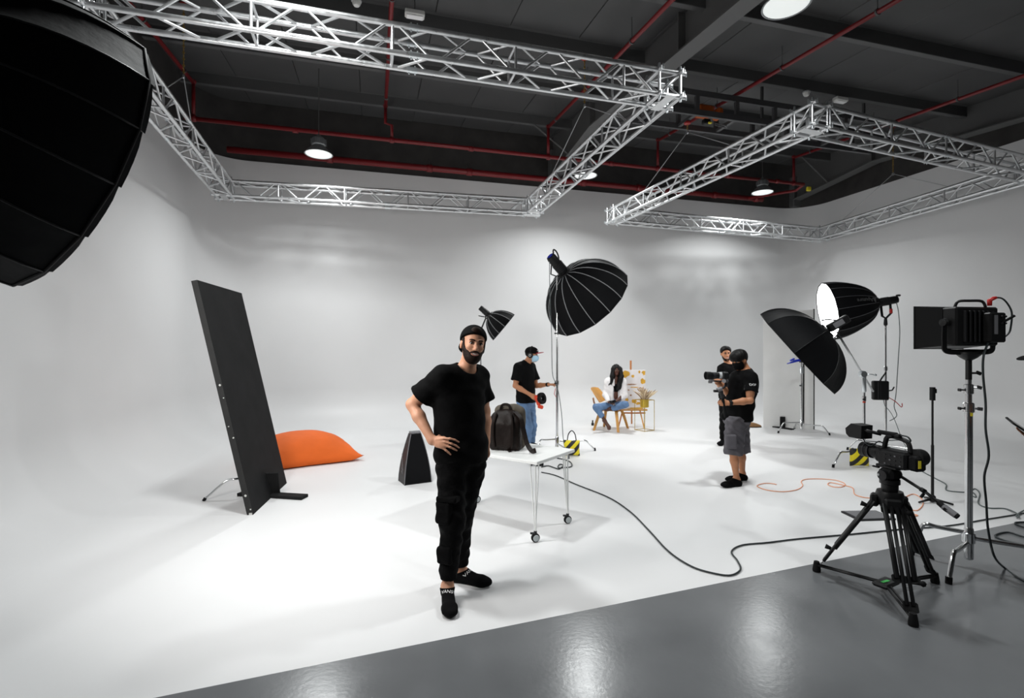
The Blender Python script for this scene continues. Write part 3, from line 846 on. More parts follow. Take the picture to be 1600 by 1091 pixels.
# upside-down lettering on a lower side panel
def text_mesh(name, s, size, M, m, parent, extrude=0.0008):
    cu = bpy.data.curves.new('t', 'FONT'); cu.body = s; cu.size = size; cu.extrude = extrude; cu.align_x = 'CENTER'; cu.align_y = 'CENTER'
    o = bpy.data.objects.new('t', cu); COL.objects.link(o)
    dg = bpy.context.evaluated_depsgraph_get(); me0 = bpy.data.meshes.new_from_object(o.evaluated_get(dg))
    bpy.data.objects.remove(o); bpy.data.curves.remove(cu)
    vs = [M @ v.co for v in me0.vertices]; fs = [tuple(p.vertices) for p in me0.polygons]
    bpy.data.meshes.remove(me0)
    return mk(name, vs, fs, m, parent)
def on_dome(ap, a, R, depth, expo, r0, ang, s0):
    Rm = frame_from(a); d = Rm @ Vector((math.cos(ang), math.sin(ang), 0))
    f = lambda s: ap + a * (depth * s) + d * (r0 + (R - r0) * (1 - (1 - s) ** expo) ** (1 / expo))
    p = f(s0); tg = (f(s0 + .02) - f(s0 - .02)).normalized()
    return p, tg, d
best = None
for k in range(16):                        # the gore that faces the camera and a little up
    p, tg, d = on_dome(ap, a, 0.47, 0.70, 1.75, 0.075, (k + .5) * math.pi / 8, 0.40)
    tc = Vector((0, 0, CAMZ + 1.0)) - p
    sc = d.normalized().dot(tc.normalized())
    if best is None or sc > best[0]: best = (sc, p, tg, d, (k + .5) * math.pi / 8)
_, p, tg, d, bang = best
nrm = (d - tg * d.dot(tg)).normalized(); xd = -(-tg); yd = nrm.cross(xd)
M = Matrix((xd, yd, nrm)).transposed().to_4x4(); M.translation = p + nrm * 0.004
text_mesh('lettering', 'Aputure', 0.085, M, 'print_grey', t)
q, tg2, d2 = on_dome(ap, a, 0.47, 0.70, 1.75, 0.075, bang, 0.15)
nrm = (d2 - tg2 * d2.dot(tg2)).normalized(); xd = tg2; yd = nrm.cross(xd); q = q - nrm * 0.012
m = MB(); m.prism([q - yd * .035 - xd * .028, q + yd * .035 - xd * .006, q + yd * .035 + xd * .006, q - yd * .035 + xd * .028, q - yd * .035 + xd * .014, q + yd * .015, q - yd * .035 - xd * .014], nrm * 0.016); m.build('logo_mark', 'print_grey', t)
# ---- octagonal softbox on a boom
mid = Vector((3.994, 7.1, 1.598)); ax = Vector((-0.662, 0.403, -0.632)).normalized()
gp = W(1348, 585, 7.25)
base = Vector((gp.x + 0.03, 7.27, 0))
t = thing('boom_softbox', 'shallow black octagonal softbox hung from a boom arm, opening towards the floor', 'softbox', base)
ap, a = softbox(t, mid, ax, 0.715, 0.47, 8, 'rib_dark', SOFT_W['octa'], False, 1.9, 0.09, rib_r=0.004)
m = MB(); R_ = frame_from(Vector((0.85, -.1, 0.5)), (0, -1, 0.2)); hc = ap + Vector((0.09, -0.10, 0.10))
m.box(hc, (0.11, 0.11, 0.28), R_, 0.015); hb = m.build('strobe_head', 'black_plastic', t)
m = MB(); m.box(hc + R_ @ Vector((0, 0.06, -0.02)), (0.07, 0.006, 0.14), R_, 0.002); m.build('control_panel', 'mid_grey', hb)
for sg in (-1, 1):
    m = MB(); m.tube([hc + R_ @ Vector((0.05 * sg, 0, 0)), hc + R_ @ Vector((0.12 * sg, 0.02, -0.1)), hc + R_ @ Vector((0.14 * sg, 0.02, -0.16))], 0.009, 8); m.build('handle', 'black_metal', hb, True)
b0 = ap + Vector((0.10, -0.06, -0.02)); b1 = gp + (gp - b0).normalized() * 0.42
m = MB(); m.tube([b0, b1], 0.0125, 10); m.build('boom_arm', 'chrome', t, True)
m = MB(); m.lathe([(0, -0.035), (0.045, -0.035), (0.05, -0.02), (0.05, 0.02), (0.045, 0.035), (0, 0.035)], 16, gp, (0, 1, 0)); m.build('grip_head', 'zinc', t, True, 40)
m = MB(); m.tube([gp, gp + Vector((0.09, -0.06, 0.0)), gp + Vector((0.13, -0.06, -0.01))], 0.008, 8); m.sphere(gp + Vector((0.14, -0.06, -.01)), 0.018, 10, 6); m.build('knob', 'zinc', t, True)
bx = Vector((gp.x + 0.02, gp.y, 0))
m = MB(); m.lathe([(0.02, 0), (0.03, 0.02), (0.026, 0.22), (0.018, 0.24)], 14, bx + ZX * (gp.z - 0.26)); m.build('clutch', 'zinc', t, True, 40)
stand(bx, gp.z - 0.03, (3.5, 0.25, -1.6), root=t, mname='chrome', risers=((0, 0.95, 0.0175), (0.9, 9, 0.0150)), lens=(0.62, 0.5, 0.5))
m = MB(); m.lathe([(0.021, 0), (0.021, 0.05)], 14, bx + ZX * 0.88, closed=False); m.build('red_band', 'tape_red', t, True)
BOOM = bx
# ---- sandbags
def sandbag(c, R, w, h, dpt, label, lean=0.0, hook=0.0):
    """two pillow pouches with diagonal stripes and a carrying loop"""
    c = Vector(c)
    t = thing('sandbag', label, 'sandbag', c)
    nn, mm = 64, 56
    def P(i, j, side):
        x = -1 + 2 * i / nn; y = -1 + 2 * j / mm
        th = (1 - abs(x) ** 4) * (1 - abs(y) ** 4)
        pin = 1 - 0.07 * (1 - abs(abs(y))) ; pin2 = 1 - 0.06 * (1 - abs(x))
        return c + R @ Vector((x * w / 2 * pin, side * (dpt / 2) * th ** 0.6 + (0.5 * lean * (y + 1)), h / 2 + y * h / 2 * pin2))
    cols = {'hazard_yellow': MB(), 'hazard_black': MB()}
    for i in range(nn):
        for j in range(mm):
            k = int(math.floor((i / nn * w * 1.0 + (mm - j) / mm * h * 0.9 + 1) / (w * 0.30))) % 2
            mbb = cols['hazard_yellow' if k == 0 else 'hazard_black']
            for sd in (-1, 1):
                q = [P(i, j, sd), P(i + 1, j, sd), P(i + 1, j + 1, sd), P(i, j + 1, sd)]
                mbb._add(q, [(0, 1, 2, 3)])
    first = None
    for mn, mbb in cols.items():
        o = mbb.build('stripe_yellow' if mn == 'hazard_yellow' else 'stripe_black', mn, t, True)
        me = o.data; bm = bmesh.new(); bm.from_mesh(me); bmesh.ops.remove_doubles(bm, verts=bm.verts, dist=1e-5); bmesh.ops.recalc_face_normals(bm, faces=bm.faces); bm.to_mesh(me); bm.free()
    m = MB(); tp = c + R @ Vector((0, 0, h))
    m.tube(smooth_path([tp + R @ Vector((-w * .28, 0, -.02)), tp + R @ Vector((-w * .2, hook * .7, .09 - hook * 1.2)), tp + R @ Vector((0, 0.02 + hook, .14 - hook * 2.12)), tp + R @ Vector((w * .2, hook * .7, .09 - hook * 1.2)), tp + R @ Vector((w * .28, 0, -.02))], 4), 0.008, 6); m.build('carry_strap', 'black_rubber', t, True)
    return t
sandbag(STAND_MID + Vector((0.20, -0.30, 0.0)), Matrix.Rotation(-0.15, 3, 'Z'), 0.25, 0.24, 0.14, 'yellow and black striped sandbag on the leg of the tall stand')
sandbag(Vector((BOOM.x - 0.19, BOOM.y - 0.175, 0.012)), Matrix.Rotation(-0.05, 3, 'Z'), 0.26, 0.25, 0.12, 'yellow and black striped sandbag hanging at the boom stand', 0.0, 0.085)
# ---- ballast box on the lit softbox stand
c = STAND_LIT + Vector((-0.13, -0.06, 1.0))
t = thing('ballast_box', 'black power ballast clamped to the chrome stand of the glowing softbox', 'power supply', c - ZX * 0.16)
m = MB(); m.box(c, (0.22, 0.09, 0.30), Matrix.Rotation(-0.25, 3, 'Z'), 0.015); m.build('housing', 'black_plastic', t)
for k in range(4):
    m = MB(); m.box(c + Vector((-0.06 + 0.04 * k, -0.045 + .012 * k, 0.0)), (0.012, 0.02, 0.26), Matrix.Rotation(-0.25, 3, 'Z'), 0.003); m.build('rib', 'dark_grey', t)
m = MB(); m.tube([c + Vector((0.0, 0, 0.15)), c + Vector((0.03, 0, 0.20)), c + Vector((0.09, 0, 0.28))], 0.012, 8); m.build('bracket', 'black_metal', t, True)
m = MB(); m.tube([c + Vector((0.10, 0.04, -0.02)), STAND_LIT + Vector((0, 0, 0.98)), STAND_LIT + Vector((0.09, -0.02, 1.0)), STAND_LIT + Vector((0.12, -0.02, 1.05))], 0.011, 8); m.build('clamp', 'black_metal', t, True)
m = MB(); m.tube(smooth_path([c + Vector((0.05, 0, -.14)), c + Vector((0.07, -.01, -.24)), c + Vector((0.16, 0, -.34)), STAND_LIT + Vector((.12, -.05, .5)), STAND_LIT + Vector((.2, -.1, .2)), STAND_LIT + Vector((.26, -.2, .01))], 5), 0.005, 6); m.build('cable', 'cable_grey', t, True)
m = MB(); m.tube(smooth_path([c + Vector((0.10, -.02, -.1)), c + Vector((0.22, -.02, -.17)), c + Vector((0.32, -.02, -.26)), c + Vector((0.33, -.02, -.20))], 5), 0.006, 6); m.build('red_connector', 'red_plastic', t, True)
# ---- C-stand with blue clamp in front of the white flat
bx = G(1252, 676)
t = thing('clamp_stand', 'chrome stand with a blue clamp before the white flat', 'light stand', bx)
top = 1.43
stand(bx, top, (3.3, -0.75, 1.3), root=t, risers=((0, 0.95, 0.0175), (0.9, 9, 0.014)), lens=(0.5, 0.48, 0.48))
m = MB(); m.tube([bx + Vector((0.07, 0.05, 0.18)), bx + Vector((0.075, 0.05, 1.36))], 0.016, 10); m.build('second_column', 'black_metal', t, True)
m = MB(); m.lathe([(0.02, -0.09), (0.032, -0.08), (0.032, 0.03), (0.02, 0.05)], 12, bx + ZX * 1.25); m.build('clutch', 'zinc', t, True, 40)
q = bx + ZX * 1.42
m = MB(); m.box(q + Vector((-0.10, -.02, 0.0)), (0.16, 0.05, 0.05), Matrix.Rotation(-0.2, 3, 'Y'), 0.015); m.cyl(q + Vector((-0.16, -.02, -.02)), q + Vector((-0.30, -.03, -.06)), 0.022, 0.008, 10); m.box(q + Vector((-0.19, -.02, 0.02)), (0.10, 0.045, 0.03), Matrix.Rotation(-0.5, 3, 'Y'), 0.01); m.build('blue_clamp', 'blue_clamp', t, True, 40)
m = MB(); m.box(q, (0.07, 0.06, 0.08), None, 0.012); m.build('clamp_head', 'black_metal', t)
# ---- white flat standing behind
A = W(1192, 664, 10.7); B = W(1259, 670, 10.55)
d = Vector((1.0, -0.42, 0)).normalized(); nr = Vector((d.y, -d.x, 0))
p0 = Vector((5.33, 10.72, 0)); Lw = 0.92
t = thing('white_flat', 'tall white foam flat with black edges standing behind the boom softbox', 'flat panel', p0 + d * Lw / 2)
m = MB(); m.prism([p0, p0 + d * Lw, p0 + d * Lw + ZX * 2.46, p0 + ZX * 2.40], -nr * 0.05); m.build('board', 'foam_white', t)
m = MB(); e = p0 + d * Lw; m.prism([e, e + d * 0.022, e + d * 0.022 + ZX * 2.47, e + ZX * 2.47], -nr * 0.052); m.build('edge_strip', 'panel_edge', t)
q = p0 + d * 0.36 + nr * 0.0
m = MB(); m.box(q + nr * 0.02 + ZX * 0.12, (0.10, 0.02, 0.23), Matrix.Rotation(math.atan2(d.y, d.x), 3, 'Z'), 0.004); m.box(q + nr * 0.10 + ZX * 0.012, (0.10, 0.42, 0.024), Matrix.Rotation(math.atan2(d.y, d.x) + 0.9, 3, 'Z'), 0.004); m.build('foot_bracket', 'panel_black', t)
# ---- black flat leaning in its foot
A = Vector((-2.575, 5.03, 0)); B = Vector((-2.77, 6.22, 0)); d = (B - A).normalized(); side = Vector((-d.y, d.x, 0))   # side: towards -x
lean = Vector((-0.545, -0.02, 2.335)); tk = -side * 0.0
t = thing('black_flat', 'tall thin black flat tilted sideways on a black cross foot', 'flat panel', (A + B) / 2)
wv = d * (B - A).length; hv = lean
nrm = wv.cross(hv).normalized()
if nrm.x > 0: nrm = -nrm
th = nrm * 0.055
m = MB(); m.prism([A, A + wv, A + wv + hv, A + hv], th); m.build('board', 'panel_black', t)
m = MB(); m.prism([A - d * .004, A + hv - d * .004, A + hv - d * .004 + th, A - d * .004 + th], d * 0.005); m.build('edge', 'panel_edge', t)
for (f, s_) in ((0.55, .018), (0.495, .01), (0.375, .009), (0.325, .014), (0.08, .02), (0.0, 0.03), (0.02, .012)):
    c = A + hv * f + th * random.uniform(0.2, 0.8) - d * 0.006 + ZX * 0.012
    m = MB(); m.box(c, (s_, 0.006, s_ * 0.9), Matrix.Rotation(f * 7, 3, 'Y')); m.build('paint_chip', 'chip_white', t)
q = A + wv * 0.52
Rf = Matrix.Rotation(math.atan2(d.y, d.x) - 0.05, 3, 'Z')
R2 = Matrix.Rotation(math.atan2(-side.y, -side.x) - 0.35, 3, 'Z')
m = MB(); m.box(q + ZX * 0.018, (0.80, 0.13, 0.034), R2, 0.004); m.build('foot_plate', 'panel_black', t)
m = MB(); m.box(q + hv.normalized() * 0.14 - nrm * 0.02, (0.02, 0.17, 0.27), Rf @ Matrix.Rotation(math.atan2(lean.x, lean.z) , 3, 'Y'), 0.003); m.build('foot_cheek', 'panel_black', t)
# bent chrome leg of the stand behind the flat
l0 = G(318, 783); l1 = l0 + Vector((0.17, 0.12, 0.19)); l2 = Vector((-2.90, l1.y + .25, 0.20))
t = thing('flat_support', 'bent chrome stand leg poking out behind the tilted black flat', 'light stand', l0)
m = MB(); m.tube(smooth_path([l0 + ZX * 0.01, l0.lerp(l1, .8), l1 + Vector((.03, .02, .005)), l1 + Vector((.10, .03, .01)), l2], 5), 0.0125, 10); m.build('leg', 'chrome', t, True)
m = MB(); m.cyl(l0, l0 + ZX * 0.03 + Vector((.015, .01, 0)), 0.017, n=10); m.build('foot', 'black_rubber', t, True)
m = MB(); m.cyl(Vector((l2.x + .02, l2.y, 0.0)), Vector((l2.x + 0.02, l2.y, 0.30)), 0.022, n=12); m.build('hub', 'chrome', t, True)
# ---- orange floor cushion
cc = Vector((-3.08, 7.42, 0)); Lx, Ly, Hz = 1.55, 0.92, 0.40
nn, mm = 48, 32
def cushion(x, y, top):
    e = (1 - abs(x) ** 2.6) * (1 - abs(y) ** 2.6); e = max(e, 0) ** 0.62
    pin = 1 - 0.10 * (1 - abs(x)) * abs(y) ** 3 ; pin2 = 1 - 0.16 * (1 - abs(y)) * abs(x) ** 6
    wr = 0.014 * math.sin(9 * x + 5 * y) * abs(x) ** 2 + 0.010 * math.sin(17 * y + 3 * x) * (abs(x) > .55)
    z = Hz * e * (1.02 - 0.22 * x + 0.10 * math.sin(2.3 * x + .5)) + wr * e
    if not top: z = -0.02 * e
    th_ = 0.06 if top else 0.0
    px, py = x * Lx / 2 * pin2, y * Ly / 2 * pin
    corner = max(abs(x) + abs(y) - 1.75, 0)
    return cc + Matrix.Rotation(0.60, 3, 'Z') @ Vector((px, py, 0.022 + z + 0.12 * corner * (x > 0) + 0.03 * abs(x) ** 8))
m = MB()
for top in (True, False):
    m.grid([[cushion(-1 + 2 * i / nn, -1 + 2 * j / mm, top) for j in range(mm + 1)] for i in range(nn + 1)])
o = m.build('floor_cushion', 'orange_cloth', None, True)
bm = bmesh.new(); bm.from_mesh(o.data); bmesh.ops.remove_doubles(bm, verts=bm.verts, dist=1e-5); bmesh.ops.recalc_face_normals(bm, faces=bm.faces); bm.to_mesh(o.data); bm.free()
tag(o, 'plump orange fabric floor cushion lying behind the black flat', 'cushion')
# ---- folded softbox standing on the floor
c = Vector((-1.21, 6.30, 0))
t = thing('folded_softbox', 'small black tapered softbox standing on its face on the floor', 'softbox', c)
R_ = Matrix.Rotation(0.50, 3, 'Z')
bw, bd, tw, td, hh = 0.34, 0.26, 0.13, 0.09, 0.60
def lvl(f):                                # bulging taper
    g = 1 - f ** 1.6
    return tw + (bw - tw) * g, td + (bd - td) * g
cs = [(-1, -1), (1, -1), (1, 1), (-1, 1)]
for k in range(4):
    m = MB(); P = []
    for i in range(9):
        f = i / 8; w_, d_ = lvl(f)
        p0 = Vector((cs[k][0] * w_ / 2, cs[k][1] * d_ / 2, hh * f)); p1 = Vector((cs[(k + 1) % 4][0] * w_ / 2, cs[(k + 1) % 4][1] * d_ / 2, hh * f))
        P.append([c + R_ @ p0.lerp(p1, j / 4) for j in range(5)])
    m.grid(P); m.build('fabric_panel', 'soft_black' if k != 3 else 'dark_grey', t, True)
    m = MB(); m.tube([P[i][0] for i in range(9)], 0.005, 6); m.build('seam', 'mid_grey', t, True)
m = MB(); m.box(c + ZX * (hh + 0.012), (tw * 1.0, td * 1.1, 0.035), R_, 0.012); m.build('mount_ring', 'mid_grey', t)
m = MB(); m.tube([c + R_ @ Vector((-.06, 0, hh)), c + R_ @ Vector((-.075, 0, hh + .03)), c + R_ @ Vector((.06, 0, hh + .03)), c + R_ @ Vector((.09, 0, hh - .04))], 0.006, 6); m.build('bail', 'light_grey', t, True)
M = Matrix((R_ @ Vector((0, -1, 0)), R_ @ Vector((0, 0, 1)), R_ @ Vector((-1, 0, 0)))).transposed().to_4x4() @ Matrix.Rotation(math.pi / 2, 4, 'Z')
M.translation = c + R_ @ Vector((-bw / 2 * 0.93 - .004, 0, 0.24))
text_mesh('lettering', 'Aputure', 0.075, M, 'mid_grey', t)
# ---- white table on hairpin legs with casters
fx, rx, lx = Vector((0.20, 4.32, 0)), Vector((0.526, 4.78, 0)), Vector((-0.70, 4.97, 0))
e1 = (rx - fx); e2 = (lx - fx); kx = fx + e1 + e2
tc = (rx + lx) / 2
t = thing('rolling_table', 'white table on hairpin legs with casters, backpack on top', 'table', tc)
u1, u2 = e1.normalized(), e2.normalized(); TH = 0.70
Rt = Matrix((u2, u1, ZX)).transposed()
m = MB(); m.box(tc + ZX * (TH - 0.014), (e2.length + 0.10, e1.length + 0.10, 0.028), Rt, 0.003); m.build('tabletop', 'table_white', t)
for q, da, db in ((fx, u1, u2), (rx, -u1, u2), (lx, u1, -u2), (kx, -u1, -u2)):
    m = MB(); foot = q + ZX * 0.085
    m.tube([foot + Vector((.004, 0, 0)), q + ZX * (TH - .03) + da * 0.0 - db * 0.0], 0.0065, 8)
    m.tube([foot, q + da * 0.055 + ZX * (TH - .03)], 0.0055, 8); m.tube([foot - Vector((.004, 0, 0)), q + db * 0.055 + ZX * (TH - .03)], 0.0055, 8)
    m.box(q + (da + db) * 0.03 + ZX * (TH - 0.031), (0.13, 0.11, 0.006), Rt, 0.001)
    leg = m.build('hairpin_leg', 'table_white', t, True, 40)
    ad = Vector((0.35, -0.94, 0)).normalized()
    m = MB(); m.lathe([(0, -0.018), (0.028, -0.018), (0.037, -0.010), (0.0375, 0.010), (0.028, 0.018), (0, 0.018)], 20, q + ZX * 0.038, ad); w_ = m.build('caster_wheel', 'black_rubber', leg, True, 40)
    m = MB(); m.lathe([(0, 0.019), (0.028, 0.019), (0.026, 0.023), (0, 0.024)], 20, q + ZX * 0.038, ad); m.build('hub_cap', 'caster_grey', leg, True, 40)
    m = MB(); m.cyl(q + ZX * 0.06, q + ZX * 0.095, 0.014, n=10); m.box(q + ZX * 0.075 + Vector((-.02, 0, 0)), (0.05, 0.03, 0.012), None, 0.003); m.build('brake', 'dark_grey', leg)
# ---- floor things
c = G(1352, 806)
t = thing('floor_slate', 'flat black square board lying on the white floor beside the tripod', 'board', c)
P4 = [G(1314, 801), G(1368, 800), G(1400, 813), G(1343, 815)]
m = MB(); m.prism(P4, ZX * 0.016); m.build('board', 'dark_grey', t)
cen = (P4[0] + P4[1] + P4[2] + P4[3]) / 4
m = MB(); m.prism([cen + (p - cen) * 0.9 + ZX * 0.0165 for p in P4], ZX * 0.003); m.build('cover', 'mid_grey', t)
for px, py, lab in ((1178, 668, 'single tan slip-on shoe lying on the floor near the white flat'),):
    c = G(px, py)
    t = thing('slip_on_shoe', lab, 'shoe', c)
    m = MB(); pr = []
    for i in range(13):
        f = i / 12; x = -0.15 + 0.30 * f
        hz = 0.075 * (1 - f ** 2.2) + 0.03; wy = 0.045 * math.sin(math.pi * min(1, .14 + f * 0.83)) ** 0.5 + .004
        pr.append([c + Vector((x, wy * math.cos(b), 0.012 + max(0, hz * math.sin(b)))) for b in np.linspace(0, math.pi, 9)])
    m.grid(pr); m.build('upper', 'shoe_tan', t, True)
    m = MB(); m.prism([c + Vector((-0.155 + 0.31 * f, 0.050 * math.sin(math.pi * min(1, .14 + f * .83)) ** .5 + .004, 0)) for f in np.linspace(0, 1, 9)] + [c + Vector((-0.155 + 0.31 * f, -0.050 * math.sin(math.pi * min(1, .14 + f * .83)) ** .5 - .004, 0)) for f in np.linspace(1, 0, 9)], ZX * 0.018); m.build('sole', 'dark_grey', t)
# ---- cables
def gz(L, o, sc, z=0.006): return [G(o[0] + x / sc, o[1] + y / sc, z) for x, y in L]
cable('orange_cable', gz([(285, 305), (230, 296), (170, 298), (122, 318), (200, 350), (330, 365), (450, 350), (502, 315), (490, 280), (530, 262), (640, 258), (780, 270), (855, 300), (830, 325), (760, 325), (712, 305), (740, 290), (860, 315), (920, 335), (935, 385), (1000, 410), (1085, 420), (1200, 430), (1330, 420), (1420, 385), (1490, 420), (1505, 470), (1460, 520), (1390, 515), (1400, 545), (1462, 562), (1420, 572)], (1160, 700), 5.333), 0.0048, 'cable_orange', 'thin orange cable squiggling over the white floor beside the tripod')
cable('black_cable', [G(x, y, 0.009) for x, y in ((846, 738), (868, 743), (900, 757), (950, 777), (985, 800), (1015, 830), (1045, 862), (1080, 885), (1115, 896), (1142, 899), (1157, 890), (1152, 876), (1143, 862), (1160, 852), (1200, 848), (1250, 842), (1330, 835), (1400, 828), (1480, 822), (1540, 812), (1600, 802), (1640, 792))], 0.0068, 'cable_black', 'black cable crossing the white floor from under the table towards the tripod')
cable('grey_cable', [G(x, y, 0.007) for x, y in ((1414, 702), (1423, 722), (1440, 736), (1462, 748), (1478, 757), (1479, 766), (1500, 769), (1520, 770), (1525, 777), (1517, 774), (1516, 768), (1524, 764), (1531, 772), (1529, 787), (1545, 794), (1570, 795))] + [G(x, y, 0.0225) for x, y in ((1588, 802), (1592, 808), (1588, 806), (1600, 798), (1630, 788))], 0.007, 'cable_grey', 'grey cable snaking from the glowing softbox stand over the white floor')
c0 = G(838, 724)
t = thing('cable_block', 'black cable plug block with triangular hook on the floor under the table', 'power strip', c0)
m = MB(); m.box(G(842, 728) + ZX * 0.03, (0.13, 0.07, 0.06), None, 0.01); m.build('socket_block', 'black_plastic', t)
m = MB(); tri = [G(829, 727, .02), G(831, 715, .04), G(842, 724, .05)]; m.tube(tri, 0.012, 8, closed=True); m.build('hook', 'black_rubber', t, True)
m = MB(); m.tube(smooth_path([G(x, y, .01) for x, y in ((846, 730), (856, 728), (866, 731), (874, 733), (880, 727), (874, 726), (872, 731), (880, 731), (893, 729), (891, 722), (880, 718), (870, 716))], 5), 0.008, 6); m.build('loose_cable', 'cable_black', t, True)
# ---- thin stand with clip head
bx = G(1457, 786)
t = thing('thin_stand', 'thin black stand with a clip head on a flat base', 'light stand', bx)
m = MB(); m.tube([bx + ZX * 0.02, bx + ZX * 0.62], 0.014, 10); m.tube([bx + ZX * 0.6, bx + ZX * 1.15], 0.010, 10); m.build('pole', 'black_metal', t, True, 40)
m = MB(); m.cyl(bx + ZX * 1.10, bx + ZX * 1.24, 0.026, n=12); m.box(bx + Vector((.02, 0, 1.2)), (0.04, 0.03, 0.05), None, 0.006); m.build('clip_head', 'black_plastic', t, True, 40)
for a_ in (3.3, 5.6, 1.3):
    m = MB(); dd = Vector((math.cos(a_), math.sin(a_), 0)); m.tube([bx + ZX * 0.045, bx + dd * 0.17 + ZX * 0.014], [0.014, 0.010], 8); m.build('foot', 'black_metal', t, True)
m = MB(); m.lathe([(0.016, 0), (0.03, 0.01), (0.03, 0.06), (0.016, 0.075)], 12, bx + ZX * .01); m.build('base_hub', 'black_metal', t, True, 40)
# ---- small items beside the plywood chair
c = G(926, 665)
t = thing('spray_bottle', 'tiny dark bottle on the floor next to the plywood chair', 'bottle', c)
m = MB(); m.lathe([(0, 0), (0.028, 0), (0.03, 0.01), (0.03, 0.05), (0.012, 0.07), (0.012, 0.08), (0, 0.08)], 14, c); m.build('body', 'black_plastic', t, True, 40)
m = MB(); m.lathe([(0, 0.08), (0.016, 0.08), (0.016, 0.11), (0, 0.115)], 12, c); m.build('cap', 'dark_grey', t, True, 40)
# ================================================================== SDF modelling (smooth unions meshed with surface nets)
class Field:
    def __init__(s, lo, hi, h):
        s.lo = np.array(lo, float); s.h = h
        s.n = np.ceil((np.array(hi, float) - s.lo) / h).astype(int) + 1
        s.F = np.full(tuple(s.n), 1.0, np.float32)
    def sl(s, lo, hi):
        a = np.clip(np.floor((np.array(lo) - s.lo) / s.h).astype(int), 0, s.n - 1)
        b = np.clip(np.ceil((np.array(hi) - s.lo) / s.h).astype(int) + 1, 1, s.n)
        if np.any(b <= a): return None, None
        ax = [(s.lo[i] + s.h * np.arange(a[i], b[i])).astype(np.float32) for i in range(3)]
        P = (ax[0][:, None, None], ax[1][None, :, None], ax[2][None, None, :])
        return (slice(a[0], b[0]), slice(a[1], b[1]), slice(a[2], b[2])), P
    def op(s, prim, k=0.0, mode='u', grow=0.0):
        fn, lo, hi = prim; mg = k + 3 * s.h + abs(grow)
        q, P = s.sl(np.array(lo) - mg, np.array(hi) + mg)
        if q is None: return s
        d = fn(*P).astype(np.float32) - grow; f = s.F[q]
        if mode == 'u':
            if k > 0:
                hh = np.clip(0.5 + 0.5 * (f - d) / k, 0, 1); s.F[q] = f + (d - f) * hh - k * hh * (1 - hh)
            else: s.F[q] = np.minimum(f, d)
        elif mode == 's':
            if k > 0:
                hh = np.clip(0.5 - 0.5 * (f + d) / k, 0, 1); s.F[q] = f + (-d - f) * hh + k * hh * (1 - hh)
            else: s.F[q] = np.maximum(f, -d)
        return s
    def cut(s, p, n, k=0.0):
        """remove the side that n points to"""
        n = np.array(n, float); n /= np.linalg.norm(n); p = np.array(p, float)
        q, P = s.sl(s.lo, s.lo + s.h * (s.n - 1))
        d = (P[0] - p[0]) * n[0] + (P[1] - p[1]) * n[1] + (P[2] - p[2]) * n[2]
        s.F = np.maximum(s.F, d.astype(np.float32)); return s
    def cutlocal(s, p, n, rad):
        """cut only within rad of p"""
        n = np.array(n, float); n /= np.linalg.norm(n); p = np.array(p, float)
        q, P = s.sl(p - rad, p + rad)
        if q is None: return s
        d = (P[0] - p[0]) * n[0] + (P[1] - p[1]) * n[1] + (P[2] - p[2]) * n[2]
        r = np.sqrt((P[0] - p[0]) ** 2 + (P[1] - p[1]) ** 2 + (P[2] - p[2]) ** 2)
        s.F[q] = np.where(r < rad, np.maximum(s.F[q], d), s.F[q]); return s
    def warp(s, fn):
        q, P = s.sl(s.lo, s.lo + s.h * (s.n - 1)); s.F += fn(*P).astype(np.float32); return s
    def mesh(s):
        F = s.F.copy()
        F[0] = F[-1] = 1; F[:, 0] = F[:, -1] = 1; F[:, :, 0] = F[:, :, -1] = 1
        S = F < 0
        c = np.zeros(tuple(np.array(F.shape) - 1), np.int8)
        for i in (0, 1):
            for j in (0, 1):
                for k in (0, 1):
                    c += S[i:F.shape[0] - 1 + i, j:F.shape[1] - 1 + j, k:F.shape[2] - 1 + k]
        act = (c > 0) & (c < 8)
        I = np.argwhere(act); idx = np.full(act.shape, -1, np.int64); idx[act] = np.arange(len(I))
        V = {}
        for i in (0, 1):
            for j in (0, 1):
                for k in (0, 1): V[(i, j, k)] = F[I[:, 0] + i, I[:, 1] + j, I[:, 2] + k]
        acc = np.zeros((len(I), 3)); cnt = np.zeros(len(I))
        for ax in range(3):
            o1, o2 = [x for x in range(3) if x != ax]
            for p in (0, 1):
                for r in (0, 1):
                    k0 = [0, 0, 0]; k0[o1] = p; k0[o2] = r; k1 = list(k0); k1[ax] = 1
                    a = V[tuple(k0)]; b = V[tuple(k1)]; m = (a < 0) != (b < 0)
                    tt = np.where(m, a / np.where(m, a - b, 1), 0)
                    q = np.zeros((len(I), 3)); q[:, o1] = p; q[:, o2] = r; q[:, ax] = tt
                    acc += q * m[:, None]; cnt += m
        vs = (I + acc / cnt[:, None]) * s.h + s.lo
        faces = []
        for ax in range(3):
            o1, o2 = [(1, 2), (2, 0), (0, 1)][ax]
            sh = [slice(None)] * 3; sh2 = [slice(None)] * 3
            sh[ax] = slice(0, -1); sh2[ax] = slice(1, None)
            A = S[tuple(sh)]; B = S[tuple(sh2)]
            E = np.argwhere(A != B)
            E = E[(E[:, o1] > 0) & (E[:, o2] > 0)]
            fl = A[E[:, 0], E[:, 1], E[:, 2]]
            def cell(d1, d2):
                q = E.copy(); q[:, o1] += d1; q[:, o2] += d2
                q = np.minimum(q, np.array(idx.shape) - 1)
                return idx[q[:, 0], q[:, 1], q[:, 2]]
            Q = np.stack([cell(-1, -1), cell(0, -1), cell(0, 0), cell(-1, 0)], 1)
            Q[~fl] = Q[~fl][:, ::-1]
            faces.append(Q)
        Fc = np.concatenate(faces); Fc = Fc[(Fc >= 0).all(1)]
        return vs, Fc
